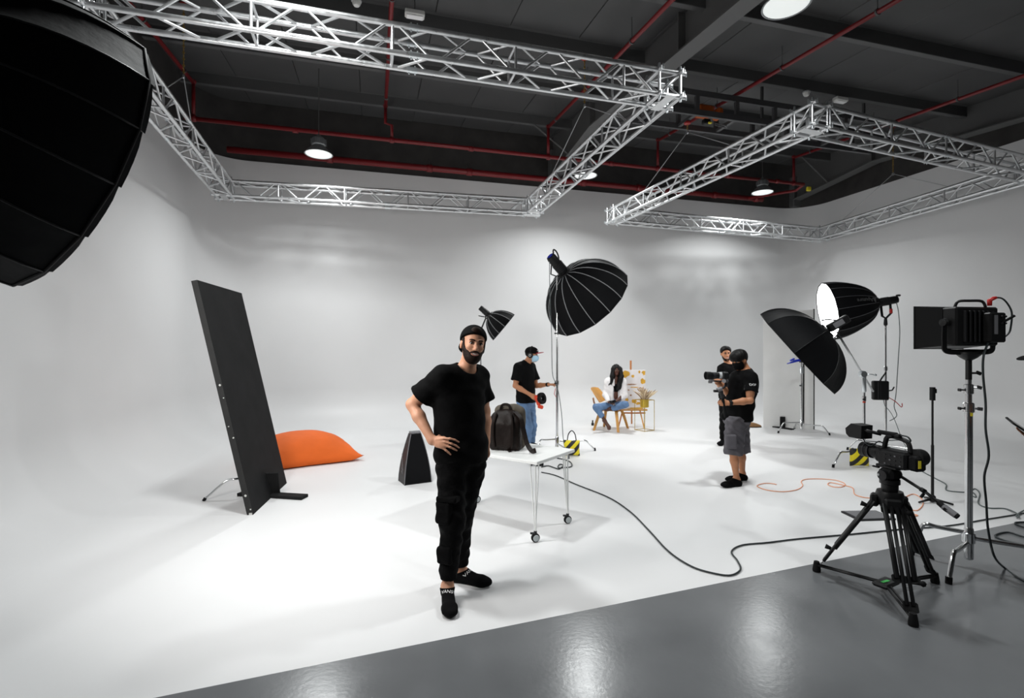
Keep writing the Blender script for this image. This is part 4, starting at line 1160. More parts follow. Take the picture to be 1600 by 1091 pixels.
    def build(s, name, m, parent=None, it=1):
        v, f = s.mesh()
        for _ in range(it):                # light Laplacian smoothing
            acc = np.zeros_like(v); cnt = np.zeros(len(v))
            for i in range(4):
                a, b = f[:, i], f[:, (i + 1) % 4]
                np.add.at(acc, a, v[b]); np.add.at(cnt, a, 1)
            v = v * 0.5 + 0.5 * acc / np.maximum(cnt, 1)[:, None]
        return mk(name, v, f, m, parent, True)
A3 = lambda p: np.array(tuple(p), float)
def rc(a, b, ra, rb, flat=None):
    a = A3(a); b = A3(b)
    r = max(ra, rb); lo = np.minimum(a, b) - r; hi = np.maximum(a, b) + r
    if flat is not None:
        n = A3(flat[0]); n /= np.linalg.norm(n); f = flat[1]
        if f > 1: lo -= r * (f - 1); hi += r * (f - 1)
    def fn(x, y, z):
        px, py, pz = x - a[0], y - a[1], z - a[2]; d = b - a
        if flat is not None:
            t_ = (px * n[0] + py * n[1] + pz * n[2]) * (1 / f - 1)
            px = px + n[0] * t_; py = py + n[1] * t_; pz = pz + n[2] * t_
            d = d + n * (d @ n) * (1 / f - 1)
        L = max(d @ d, 1e-12)
        t = np.clip((px * d[0] + py * d[1] + pz * d[2]) / L, 0, 1)
        dist = np.sqrt((px - d[0] * t) ** 2 + (py - d[1] * t) ** 2 + (pz - d[2] * t) ** 2) - (ra + (rb - ra) * t)
        return dist * (min(1, f) if flat is not None else 1)
    return fn, lo, hi
def el(c, r, R=None):
    c = A3(c); r = A3(r); M = np.array(R) if R is not None else np.eye(3)     # columns = local axes
    ext = np.abs(M) @ r
    def fn(x, y, z):
        px, py, pz = x - c[0], y - c[1], z - c[2]
        q = [px * M[0, i] + py * M[1, i] + pz * M[2, i] for i in range(3)]
        k0 = np.sqrt((q[0] / r[0]) ** 2 + (q[1] / r[1]) ** 2 + (q[2] / r[2]) ** 2)
        k1 = np.sqrt((q[0] / r[0] ** 2) ** 2 + (q[1] / r[1] ** 2) ** 2 + (q[2] / r[2] ** 2) ** 2) + 1e-9
        return k0 * (k0 - 1) / k1
    return fn, c - ext, c + ext
def rb(c, half, R=None, rad=0.01):
    c = A3(c); hb = A3(half) - rad; M = np.array(R) if R is not None else np.eye(3)
    ext = np.abs(M) @ A3(half)
    def fn(x, y, z):
        px, py, pz = x - c[0], y - c[1], z - c[2]
        q = [np.abs(px * M[0, i] + py * M[1, i] + pz * M[2, i]) - hb[i] for i in range(3)]
        out = np.sqrt(np.maximum(q[0], 0) ** 2 + np.maximum(q[1], 0) ** 2 + np.maximum(q[2], 0) ** 2)
        return out + np.minimum(np.maximum(np.maximum(q[0], q[1]), q[2]), 0) - rad
    return fn, c - ext, c + ext

# ---- backpack on the table
c = Vector((-0.055, 4.80, 0.70)); t = thing('leather_backpack', 'dark brown leather backpack with khaki back standing on the white table', 'backpack', c)
Rk = np.array(Matrix.Rotation(-0.25, 3, 'Z'))
def bl(x, y, z): return A3(c) + Rk @ np.array([x, y, z])
F_ = Field(bl(0, 0, 0) - [.3, .25, .05], bl(0, 0, 0) + [.3, .25, .55], 0.008)
F_.op(rb(bl(0, -.01, .15), (.155, .085, .16), Rk, .05)); F_.op(rb(bl(0, 0, .28), (.125, .075, .10), Rk, .07), .06)
F_.op(rb(bl(0, -.075, .15), (.10, .035, .12), Rk, .03), .03)
F_.warp(lambda x, y, z: 0.004 * np.sin(38 * x + 9 * z) * np.sin(21 * z + 12 * y)); F_.cut((0, 0, .6995), (0, 0, -1))
F_.build('body', 'leather_brown', t)
F_ = Field(bl(0, 0, 0) - [.3, .25, .0], bl(0, 0, 0) + [.3, .3, .6], 0.008)
F_.op(rb(bl(0.02, .065, .20), (.15, .055, .20), Rk, .05)); F_.op(rb(bl(0.01, .055, .37), (.09, .07, .045), Rk, .04), .05)
F_.warp(lambda x, y, z: 0.004 * np.sin(30 * x + 20 * z)); F_.cut((0, 0, .6995), (0, 0, -1)); F_.build('rear_pocket', 'canvas_khaki', t)
def ribbon(pts, w, th, name, mname, parent, up=(0, 0, 1)):
    P = smooth_path(pts, 6); L = []; Rr = []
    m = MB(); top = []; bot = []
    for i, p in enumerate(P):
        d = (P[min(i + 1, len(P) - 1)] - P[max(i - 1, 0)]).normalized()
        sd = d.cross(Vector(up)).normalized() * (w / 2); nn_ = sd.cross(d).normalized() * th / 2
        top.append([p - sd + nn_, p + sd + nn_, p + sd - nn_, p - sd - nn_, p - sd + nn_])
    m.grid(top); m._add([Vector(q) for q in top[0][:4]], [(0, 1, 2, 3)]); m._add([Vector(q) for q in top[-1][:4]], [(0, 1, 2, 3)])
    return m.build(name, mname, parent, True, 40)
V = lambda a: Vector(tuple(a))
ribbon([V(bl(.10, -.05, .36)), V(bl(.16, -.07, .30)), V(bl(.19, -.09, .2)), V(bl(.23, -.13, .09)), V(bl(.28, -.16, .03)), V(bl(.32, -.16, .035))], 0.045, 0.014, 'shoulder_strap', 'leather_brown', t, (0.6, -.7, .3))
ribbon([V(bl(-.07, -.085, .35)), V(bl(-.09, -.115, .25)), V(bl(-.09, -.118, .12)), V(bl(-.08, -.11, .03))], 0.03, 0.012, 'front_strap', 'leather_brown', t, (1, 0, 0.1))
ribbon([V(bl(.07, -.085, .35)), V(bl(.09, -.115, .25)), V(bl(.09, -.118, .12)), V(bl(.08, -.11, .03))], 0.03, 0.012, 'front_strap', 'leather_brown', t, (1, 0, 0.1))
ribbon([V(bl(-.05, -.02, .37)), V(bl(-.03, -.02, .42)), V(bl(.03, -.02, .42)), V(bl(.05, -.02, .37))], 0.025, 0.012, 'grab_handle', 'leather_brown', t, (0, 1, 0))
m = MB(); m.box(V(bl(.06, -.11, .006)), (.03, .06, .012), Matrix.Rotation(.3, 3, 'Z'), .003); m.build('strap_end', 'leather_brown', t)

# ---- plywood chair
fA, fB, fC, fD = [G(*q) for q in ((928, 673), (966, 676), (981, 669.5), (944, 667))]
cc = (fA + fB + fC + fD) / 4; fw = ((fB + fC) - (fA + fD)).normalized(); sdv = Vector((-fw.y, fw.x, 0))
t = thing('plywood_chair', 'low bent plywood lounge chair the seated woman sits on', 'chair', cc)
SZ = 0.405
def ch(x, y, z): return cc + fw * x + sdv * y + ZX * z
def sheet(fn, nu_, nv_, th, name, mname):
    m = MB(); P = [[fn(i / nu_ * 2 - 1, j / nv_ * 2 - 1) for j in range(nv_ + 1)] for i in range(nu_ + 1)]
    N = []
    for i in range(nu_ + 1):
        row = []
        for j in range(nv_ + 1):
            a = P[min(i + 1, nu_)][j] - P[max(i - 1, 0)][j]; b = P[i][min(j + 1, nv_)] - P[i][max(j - 1, 0)]
            row.append(P[i][j] + a.cross(b).normalized() * th)
        N.append(row)
    m.grid(P); m.grid(N)
    ed = lambda A_, B_: m.grid([A_, B_])
    ed(P[0], N[0]); ed(P[-1], N[-1]); ed([r[0] for r in P], [r[0] for r in N]); ed([r[-1] for r in P], [r[-1] for r in N])
    return m.build(name, mname, t, True, 40)
def sq(x, y):                               # rounded-rectangle mapping
    return x * math.sqrt(1 - 0.28 * y * y), y * math.sqrt(1 - 0.28 * x * x)
sheet(lambda x, y: (lambda a, b: ch(a * .26 + .02, b * .27, SZ + .015 + .03 * b * b + .02 * a * a + (0.03 * a if a > 0 else 0)))(*sq(x, y)), 14, 14, 0.014, 'seat', 'ply')
sheet(lambda x, y: (lambda a, b: ch(-.30 - .10 * a + .06 * b * b, b * .27, SZ + .30 + a * .15))(*sq(x, y)), 14, 14, 0.014, 'backrest', 'ply')
for (sx, sg) in ((1, 1), (1, -1), (-1, 1), (-1, -1)):
    bot = {(1, 1): fC, (1, -1): fB, (-1, 1): fD, (-1, -1): fA}[(sx, sg)]
    top = ch(sx * .15, sg * .10, SZ - .012); kn = ch(sx * .17, sg * .21, SZ - .02)
    P = smooth_path([top, ch(sx * .16, sg * .17, SZ - .008), kn + ZX * -.02, kn.lerp(bot, .5) + ZX * .01, bot], 5)
    m = MB(); rows_ = []
    for i, p in enumerate(P):
        d = (P[min(i + 1, len(P) - 1)] - P[max(i - 1, 0)]).normalized(); f = i / (len(P) - 1)
        w_ = fw * (0.040 - 0.018 * f); nn_ = d.cross(fw).normalized() * 0.011
        rows_.append([p - w_ - nn_, p + w_ - nn_, p + w_ + nn_, p - w_ + nn_, p - w_ - nn_])
    m.grid(rows_); m._add(rows_[-1][:4], [(0, 1, 2, 3)]); m._add(rows_[0][:4], [(0, 1, 2, 3)]); m.build('leg', 'ply', t, True, 40)
P = [ch(-.38, 0, SZ + .22), ch(-.34, 0, SZ + .08), ch(-.26, 0, SZ + .0), ch(-.10, 0, SZ - .015), ch(.18, 0, SZ - .015)]
rows_ = [[p - sdv * .05 - ZX * .008, p + sdv * .05 - ZX * .008, p + sdv * .05 + ZX * .008, p - sdv * .05 + ZX * .008, p - sdv * .05 - ZX * .008] for p in smooth_path(P, 5)]
m = MB(); m.grid(rows_); m.build('spine', 'ply', t, True, 40)

# ---- easel with canvas
ec = Vector(((990 - 800) / FPX * 10.75, 10.75, 0)); t = thing('wooden_easel', 'reddish wooden studio easel behind the seated woman', 'easel', ec)
yv = 10.72
def ep(px, py, d=yv): return W(px, py, d)
for a_, b_ in (((983.5, 600, 10.85), (966, 668, 10.6)), ((990, 600, 10.85), (1006.5, 669, 10.55))):
    m = MB(); p0, p1 = W(*a_), W(*b_); p1.z = 0
    m.tube([p0, p1], [0.02, 0.018], 4); m.build('leg', 'easel_wood' if a_[0] < 985 else 'ply', t)
m = MB(); p0 = W(987, 590, 10.9); p1 = Vector((W(987, 663, 11.15).x, 11.15, 0)); m.tube([p0, p1], 0.017, 4); m.build('rear_leg', 'easel_wood', t)
m = MB(); m.box((ep(985.5, 600, 10.80)), (0.035, 0.03, 1.0), None, 0.003); m.build('mast', 'easel_wood', t)
m = MB(); m.box(ep(990, 640.5, 10.66), (0.56, 0.11, 0.03), None, 0.004); m.build('tray', 'ply', t)
m = MB(); m.box(ep(990, 645.5, 10.72), (0.50, 0.03, 0.03), None, 0.004); m.build('crossbar', 'easel_wood', t)
cw, chh = 0.475, 0.83; c0 = ep(990.7, 608, 10.625); c0.z = 0.797
t = thing('abstract_canvas', 'white canvas painted with ochre patches resting on the easel', 'painting', c0 - ZX * chh / 2)
m = MB(); m.box(c0, (cw, 0.025, chh), None, 0.003); cv = m.build('canvas', 'canvas_white', t)
def blob(cx, cy, rx, ry, mn, seed, n=14):
    r_ = random.Random(seed); q = []
    for k in range(n):
        a_ = 2 * math.pi * k / n; f = r_.uniform(.6, 1.15)
        x = min(max(cx + rx * f * math.cos(a_), -.98), .98) * cw / 2; z = min(max(cy + ry * f * math.sin(a_), -.98), .98) * chh / 2
        q.append(c0 + Vector((x, -0.0135, z)))
    m = MB(); m.prism(q, Vector((0, -0.002, 0))); m.build('paint_patch', mn, t)
for i, (cx, cy, rx, ry, mn) in enumerate(((-.75, .8, .35, .2, 'paint_ochre'), (.85, .85, .2, .13, 'paint_ochre'), (.8, .42, .28, .16, 'paint_ochre'), (.45, .9, .12, .08, 'paint_ochre'), (-.1, .68, .15, .1, 'paint_ochre'), (-.25, .26, .5, .03, 'paint_brown'), (0, .12, .4, .03, 'paint_ochre'), (-.5, -.02, .1, .04, 'paint_brown'), (-.3, -.28, .1, .05, 'paint_brown'), (-.65, -.5, .17, .1, 'paint_ochre'), (0, -.6, .28, .11, 'paint_ochre'), (.35, -.7, .2, .09, 'paint_ochre'), (.1, -.97, .8, .1, 'paint_ochre'), (.5, .08, .15, .04, 'paint_brown'))):
    blob(cx, cy, rx, ry, mn, i)
# ---- plant stand with pot and dried grass
pc = G(1007, 672.5); t = thing('plant_stand', 'thin gold wire plant stand holding a gold pot', 'plant stand', pc)
hw, hh = 0.135, 0.62; Rp = Matrix.Rotation(0.55, 3, 'Z')
cr = [pc + Rp @ Vector((sx * hw, sy * hw, 0)) for sx, sy in ((-1, -1), (1, -1), (1, 1), (-1, 1))]
for q in cr:
    m = MB(); m.tube([q, q + ZX * hh], 0.006, 6); m.build('upright', 'gold_thin', t)
for z in (0.008, hh):
    for k in range(4):
        m = MB(); m.tube([cr[k] + ZX * z, cr[(k + 1) % 4] + ZX * z], 0.006, 6); m.build('rail', 'gold_thin', t)
for k in range(4):
    m = MB(); m.tube([cr[k] + ZX * (hh - .005), pc + (cr[k] - pc) * .45 + ZX * (hh - .005)], 0.005, 6); m.build('pot_support', 'gold_thin', t)
pp = pc + ZX * (hh - 0.155)
t = thing('gold_pot', 'round gold metal pot hung in the wire plant stand', 'plant pot', pp)
m = MB(); m.lathe([(0, 0), (0.075, 0), (0.085, 0.01), (0.088, 0.165), (0.082, 0.165), (0.078, 0.03), (0, 0.03)], 24, pp, closed=False); m.build('shell', 'gold', t, True, 40)
m = MB(); m.lathe([(0, 0.135), (0.08, 0.135)], 20, pp, closed=False); m.build('soil', 'dried_brown', t)
t = thing('dried_bouquet', 'dried beige plumes and brown stems standing in the gold pot', 'bouquet', pp + ZX * 0.14)
r_ = random.Random(3)
for k in range(64):
    a_ = r_.uniform(0, 2 * math.pi); sp = r_.uniform(.05, .9); L = r_.uniform(.16, .30); brown = k % 3 == 0
    b0 = pp + ZX * 0.13 + Vector((math.cos(a_), math.sin(a_), 0)) * r_.uniform(0, .05)
    dv = Vector((math.cos(a_) * sp, math.sin(a_) * sp * .8, 1.0)).normalized()
    p1 = b0 + dv * L * .6; p2 = b0 + dv * L + Vector((math.cos(a_), math.sin(a_), -.2)) * .04
    pl = -1 if dv.x < 0 else 1
    m = MB(); Q = smooth_path([b0, p1, p2], 5)
    m.tube(Q, [0.003 + (0.0085 if not brown else 0.005) * math.sin(math.pi * min(1, (i / (len(Q) - 1)) ** 1.6)) for i in range(len(Q))], 6)
    m.build('plume' if not brown else 'stem', 'pampas' if not brown else 'dried_brown', t, True)

# ================================================================== camera on tripod
C0 = Vector((2.60, 3.48, 0))
feet = [G(1276, 893), G(1427, 978), G(1461, 911)]
t = thing('video_tripod', 'black double-tube video tripod standing on the grey floor', 'tripod', C0)
crown = C0 + ZX * 0.60
m = MB(); m.lathe([(0, -0.05), (0.05, -0.05), (0.075, 0.0), (0.082, 0.05), (0.075, 0.075), (0, 0.075)], 20, crown); m.build('crown', 'black_metal', t, True, 35)
for i, q in enumerate(feet):
    dh = Vector((q.x - C0.x, q.y - C0.y, 0)).normalized(); sv = Vector((-dh.y, dh.x, 0))
    top = crown + dh * 0.085 + ZX * 0.0; ft = q + ZX * 0.05 - dh * 0.02
    mid_ = top.lerp(ft, 0.62)
    m = MB(); m.box(top, (0.10, 0.05, 0.08), Matrix.Rotation(math.atan2(sv.y, sv.x), 3, 'Z'), 0.012); m.build('hinge', 'black_plastic', t)
    for k in (-1, 1):
        m = MB(); m.tube([top + sv * (0.05 * k) , top.lerp(ft, .70) + sv * (0.045 * k)], 0.0155, 10); m.build('outer_tube', 'black_metal', t, True)
        m = MB(); m.tube([top + sv * (0.016 * k) + dh * .01, top.lerp(ft, .92) + sv * (0.016 * k)], 0.011, 10); m.build('inner_tube', 'black_metal', t, True)
    Rl = frame_from(ft - top, sv)
    for f in (0.06, .70):
        m = MB(); m.box(top.lerp(ft, f), (0.04, 0.125, 0.05) if False else (0.045, 0.12, 0.045), Matrix((Rl @ Vector((0, 1, 0)), sv, Rl @ Vector((0, 0, 1)))).transposed(), 0.008); m.build('leg_clamp', 'black_plastic', t)
        m = MB(); kq = top.lerp(ft, f) + sv * 0.07 + dh * .02; m.tube([kq, kq + dh * 0.035 + ZX * .01], [0.012, 0.018], 8); m.build('lever', 'black_rubber', t, True)
    m = MB(); m.box(top.lerp(ft, .93), (0.04, 0.055, 0.06), Matrix((Rl @ Vector((0, 1, 0)), sv, Rl @ Vector((0, 0, 1)))).transposed(), 0.008); m.build('ankle', 'black_plastic', t)
    m = MB(); m.lathe([(0, 0), (0.026, 0), (0.028, 0.012), (0.024, 0.04), (0.018, 0.075), (0, 0.075)], 14, q); m.build('foot', 'black_rubber', t, True, 40)
    hub = Vector((sum(p.x for p in feet) / 3, sum(p.y for p in feet) / 3, 0.055))
    for k in (-1, 1):
        m = MB(); m.tube([q + ZX * 0.05 + sv * 0.012 * k, hub + sv * 0.012 * k], 0.008, 8); m.build('spreader_arm', 'black_metal', t, True)
m = MB(); m.box(hub, (0.17, 0.10, 0.03), Matrix.Rotation(0.5, 3, 'Z'), 0.012); hb = m.build('spreader_hub', 'black_plastic', t)
m = MB(); m.box(hub + Vector((-.01, -.01, .017)), (0.07, 0.02, 0.003), Matrix.Rotation(0.4, 3, 'Z')); m.build('green_mark', 'chip_green', hb)
# fluid head
m = MB(); m.lathe([(0, 0.07), (0.045, 0.07), (0.05, 0.09), (0.05, 0.12), (0.06, 0.125), (0.06, 0.155), (0, 0.155)], 18, crown); hd_ = m.build('fluid_head', 'black_metal', t, True, 35)
f_ = Vector((-0.24, 0.97, 0)).normalized(); l_ = Vector((-f_.y, f_.x, 0))
if l_.x > 0: l_ = -l_
Rc_ = Matrix((f_, l_, ZX)).transposed()
if Rc_.determinant() < 0: Rc_ = Matrix((f_, l_, ZX)).transposed()
hz = crown.z + 0.155
def cp(x, y, z): return Vector((C0.x, C0.y, hz)) + f_ * x + l_ * y + ZX * z
m = MB(); m.box(cp(0, 0, .035), (0.11, 0.10, 0.075), Rc_, 0.02); m.build('tilt_block', 'black_plastic', t)
for k in (-1, 1):
    m = MB(); m.lathe([(0, 0), (0.038, 0), (0.034, 0.02), (0, 0.022)], 18, cp(0, .05 * k, .03), l_ * k); m.build('drag_dial', 'dark_grey', t, True, 40)
m = MB(); m.lathe([(0, 0), (0.008, 0), (0.008, 0.004), (0, 0.004)], 10, cp(0.02, .073, .03), l_); m.build('dial_cap', 'light_grey', t)
m = MB(); m.box(cp(0, 0, .085), (0.15, 0.075, 0.02), Rc_, 0.005); m.build('quick_plate', 'black_metal', t)
m = MB(); m.box(cp(0.075, .03, .07), (0.05, 0.02, 0.012), Rc_, 0.004); m.build('lock_lever', 'black_metal', t)
h0 = cp(-.01, -.03, .045); h1 = W(1446, 769, 3.30); h2 = W(1478, 795, 3.18); h3 = W(1497, 808, 3.12)
m = MB(); m.tube([h0, h1, h2], 0.010, 10); m.build('pan_bar', 'black_metal', t, True)
m = MB(); m.tube([h0.lerp(h1, .85), h1], 0.015, 10); m.tube([h1 + Vector((-.01, 0, -.01)), h1 + Vector((-.03, 0, -.035))], 0.009, 8); m.build('bar_clamp', 'black_plastic', t, True)
m = MB(); m.tube([h2.lerp(h1, .35), h2, h3], [0.016, 0.0185, 0.017], 12); m.build('grip', 'black_rubber', t, True, 40)
m = MB(); m.tube([h2.lerp(h1, .12), h2.lerp(h3, .85)], [0.0192, 0.0192], 12); m.build('grip_sleeve', 'mid_grey', t, True, 40)
# camcorder
C0 = C0 - f_ * 0.045
t = thing('video_camera', 'black professional camcorder with lens hood and top handle on the tripod', 'video camera', cp(0, 0, .095))
bz = 0.151
m = MB(); m.box(cp(-.01, 0, bz), (0.20, 0.12, 0.115), Rc_, 0.014); body = m.build('body', 'black_plastic', t)
m = MB(); m.box(cp(0.09, 0, bz + .012), (0.06, 0.10, 0.10), Rc_, 0.012); m.build('front_housing', 'black_plastic', t)
for i in range(3):
    for j in range(4):
        m = MB(); m.box(cp(-.075 + .035 * j, .061, bz - .035 + .03 * i), (0.012, 0.005, 0.009), Rc_, 0.001); m.build('button', 'mid_grey' if (i + j) % 3 == 0 else 'dark_grey', body)
m = MB(); m.lathe([(0, 0), (0.046, 0), (0.048, 0.03), (0.044, 0.034), (0.044, 0.07), (0.05, 0.075), (0.052, 0.13), (0.045, 0.13), (0.04, 0.11), (0, 0.11)], 24, cp(.115, 0, bz + .02), f_); m.build('lens', 'black_plastic', t, True, 35)
m = MB(); m.lathe([(0, 0), (0.039, 0), (0.03, 0.006), (0, 0.010)], 20, cp(.226, 0, bz + .02), f_); m.build('front_glass', 'glass_lens', t, True)
for z_ in (.055, .09):
    m = MB(); m.lathe([(0.045, 0), (0.0535, 0), (0.0535, 0.014), (0.045, 0.014)], 24, cp(.115 + z_, 0, bz + .02), f_, closed=False); m.build('focus_ring', 'dark_grey', t, True, 35)
m = MB(); m.box(cp(-.135, -.005, bz - .005), (0.07, 0.085, 0.10), Rc_, 0.014); bt = m.build('battery', 'black_rubber', t)
m = MB(); m.lathe([(0, -.035), (0.052, -.035), (0.056, -.02), (0.056, .03), (0, .035)], 20, cp(-.125, -.03, bz + .03), l_); m.build('grip_wheel', 'black_plastic', t, True, 40)
m = MB(); m.box(cp(-.172, .02, bz - .005), (0.003, 0.022, 0.05), Rc_); m.build('yellow_label', 'yellow_plain', bt)
# handle
P = smooth_path([cp(.085, 0, bz + .05), cp(.075, 0, bz + .10), cp(.06, 0, bz + .135), cp(.02, 0, bz + .145), cp(-.05, 0, bz + .135), cp(-.085, 0, bz + .115), cp(-.10, 0, bz + .05)], 4)
m = MB(); m.tube(P, 0.015, 10); m.build('top_handle', 'black_plastic', t, True)
m = MB(); m.tube([cp(.11, .02, bz + .165), cp(-.02, .02, bz + .165)], 0.015, 12); m.build('microphone', 'black_rubber', t, True, 40)
m = MB(); m.box(cp(.03, .01, bz + .15), (0.05, 0.04, 0.02), Rc_, 0.005); m.box(cp(-.03, .02, bz + .16), (0.04, 0.03, 0.025), Rc_, 0.006); m.build('microphone_holder', 'black_plastic', t)
m = MB(); m.tube(smooth_path([cp(-.05, .02, bz + .165), cp(-.10, .03, bz + .165), cp(-.12, .03, bz + .145), cp(-.105, .02, bz + .13), cp(-.09, .02, bz + .14), cp(-.085, .01, bz + .12)], 5), 0.0055, 6); m.build('microphone_cable', 'cable_black', t, True)
m = MB(); m.tube([cp(.09, .02, bz + .15), cp(.16, .06, bz + .165), cp(.20, .07, bz + .165)], 0.012, 8); m.build('monitor_arm', 'black_metal', t, True)
q0 = cp(.225, .05, bz + .155)
m = MB(); hexa = [(-.045, -.05), (.05, -.05), (.055, .045), (-.03, .05), (-.075, .01), (-.07, -.03)]
m.prism([q0 + l_ * .05 - f_ * x + ZX * z for x, z in hexa], -l_ * 0.10); m.build('monitor_hood', 'black_plastic', t)
m = MB(); m.tube(smooth_path([q0 + ZX * -.05 + f_ * -.02, q0 + ZX * -.085 - f_ * .05, q0 + ZX * -.09 - f_ * .09, cp(.10, .03, bz + .10), cp(.08, .02, bz + .09)], 5), 0.004, 6); m.build('monitor_cable', 'cable_black', t, True)

# ================================================================== LED panel on stand
bx = Vector((3.45, 3.86, 0))
t = thing('led_panel_light', 'black LED panel lamp with hood and yoke on a heavy chrome stand', 'studio light', bx)
lc = W(1505, 511, 3.86); f_ = Vector((-0.15, 0.99, 0.0)).normalized(); r_v = Vector((f_.y, -f_.x, 0)); Rl = Matrix((f_, r_v, ZX)).transposed()
def lp(x, y, z): return lc + f_ * x + r_v * y + ZX * z
m = MB(); m.box(lp(-.05, 0, 0), (0.11, 0.37, 0.29), Rl, 0.012); bd = m.build('housing', 'black_plastic', t)
for k in range(7):
    m = MB(); m.box(lp(-.11, -.12 + .04 * k, .0), (0.02, 0.012, 0.23), Rl, 0.002); m.build('heat_fin', 'dark_grey', bd)
m = MB(); m.box(lp(-.135, .10, -.01), (0.07, 0.14, 0.22), Rl, 0.01); pw = m.build('power_unit', 'black_plastic', t)
m = MB(); m.box(lp(-.172, .075, .01), (0.004, 0.03, 0.14), Rl, 0.001); m.build('display', 'mid_grey', pw)
for k in range(4):
    m = MB(); m.lathe([(0, 0), (0.008, 0), (0.008, 0.01), (0, 0.01)], 10, lp(-.172, .12 + .03 * (k % 2), .07 - .05 * (k // 2)), -f_); m.build('knob', 'dark_grey', pw)
fr = [(-.185, -.145), (.185, -.145), (.185, .145), (-.185, .145)]; fo = [(-.225, -.165), (.225, -.165), (.225, .165), (-.225, .165)]
for k in range(4):
    a0, a1 = fr[k], fr[(k + 1) % 4]; b0_, b1_ = fo[k], fo[(k + 1) % 4]
    nn_ = (lp(0, *a1) - lp(0, *a0)).cross(f_).normalized() * 0.006
    m = MB(); m.prism([lp(0, *a0), lp(0, *a1), lp(.19, *b1_), lp(.19, *b0_)], nn_); m.build('hood_flap', 'black_rubber' if k in (1, 3) else 'dark_grey', t)
m = MB(); m.tube([lp(.19, *q) for q in fo], 0.007, 6, closed=True); m.build('hood_rim', 'black_rubber', t)
m = MB(); m.box(lp(.008, 0, 0), (0.012, 0.35, 0.27), Rl); m.build('diffuser', 'diffuser', t)
m = MB(); m.tube(smooth_path([lp(-.02, -.10, .145), lp(-.03, -.08, .19), lp(-.05, 0.0, .195), lp(-.07, .08, .19), lp(-.08, .10, .145)], 4), 0.010, 8); m.build('carry_handle', 'black_metal', t, True)
yk = [lp(-.04, -.21, .03), lp(-.04, -.215, -.12), lp(-.04, -.19, -.185), lp(-.04, 0, -.19), lp(-.04, .19, -.185), lp(-.04, .215, -.12), lp(-.04, .21, .03)]
ribbon(yk, 0.04, 0.008, 'yoke', 'black_metal', t, f_)
for k in (-1, 1):
    m = MB(); m.lathe([(0, 0), (0.032, 0), (0.028, 0.018), (0.01, 0.022), (0, 0.024)], 16, lp(-.04, .212 * k, .03), r_v * k); kb = m.build('tilt_knob', 'black_plastic', t, True, 40)
m = MB(); m.cyl(lp(-.17, .12, .02), lp(-.21, .185, .075), 0.009, n=8); m.build('antenna', 'black_rubber', t, True)
hz0 = lc.z - 0.20; bx = Vector((lp(-.04, 0, 0).x, lp(-.04, 0, 0).y, 0))
m = MB(); m.lathe([(0.02, -.05), (0.05, -.03), (0.08, 0), (0.08, 0.012), (0, .012)], 16, bx + ZX * (hz0 - .005)); m.build('mount_cup', 'black_metal', t, True, 40)
m = MB(); m.tube([bx + ZX * (hz0 - .20), bx + ZX * hz0], 0.02, 12); m.build('spigot', 'black_metal', t, True, 40)
stand(bx, hz0 - .18, (2.35, -0.62, 3.75), root=t, risers=((0.10, 1.22, 0.0245), (1.20, 1.36, 0.020), (1.34, 9, 0.018)), r=0.0155, rise=0.26, lens=(0.34, 0.62, 0.46))
m = MB(); m.lathe([(0.025, -.04), (0.04, -.03), (0.04, .04), (0.025, .05)], 16, bx + ZX * .22); m.build('leg_boss', 'chrome', t, True, 40)
for z_, a_ in ((1.36, .3), (1.20, .5), (hz0 - .15, .2)):
    m = MB(); q = bx + ZX * z_; dd = Vector((math.cos(a_), -math.sin(a_), 0)); m.cyl(q, q + dd * .05, .008, n=8); m.box(q + dd * .065, (.04, .014, .026), Matrix.Rotation(-a_ + .6, 3, 'Y'), .004); m.build('t_knob', 'chrome' if z_ < 1.4 else 'black_plastic', t)
m = MB(); m.box(bx + Vector((0, -.0255, 1.16)), (.018, .003, .03)); m.build('yellow_sticker', 'yellow_plain', t)
m = MB(); q = lp(-.10, .11, .155); m.tube([q, q + ZX * .04, q + Vector((.03, 0, .055)), q + Vector((.05, 0, .06))], [.014, .016, .014, .010], 8); m.build('red_plug', 'red_plastic', t, True)
m = MB(); m.tube(smooth_path([q + Vector((.05, 0, .06)), q + Vector((.09, 0, .055)), q + Vector((.13, 0, .02)), q + Vector((.155, -.01, -.05)), q + Vector((.15, -.01, -.15)), q + Vector((.13, -.01, -.21)), q + Vector((.06, -.01, -.26)), q + Vector((.0, -.02, -.275)), q + Vector((-.04, -.02, -.26))], 6), 0.006, 8); m.build('loop_cable', 'cable_black', t, True)
hang = [lp(-.135, .06, -.11), W(1537, 556, 3.68), W(1536, 585, 3.68), W(1540, 630, 3.68), W(1540, 670, 3.67), W(1545, 712, 3.67), W(1538, 745, 3.66), W(1541, 785, 3.66), W(1543, 820, 3.65), W(1548, 850, 3.65), W(1555, 872, 3.62), G(1570, 888, .008), G(1600, 908, .008), G(1660, 930, .008)]
cable('hanging_cable', hang, 0.0075, 'cable_black', 'black cable hanging from the LED panel lamp down to the grey floor')
cable('coiled_cable', [G(x, y, .008) for x, y in ((1660, 866), (1600, 852), (1570, 845), (1555, 837), (1575, 832), (1600, 839), (1660, 852), (1668, 840), (1640, 832), (1600, 824), (1586, 818), (1600, 816), (1660, 818))], 0.0075, 'cable_black', 'black cable lying in loose loops on the grey floor beside the LED lamp stand')
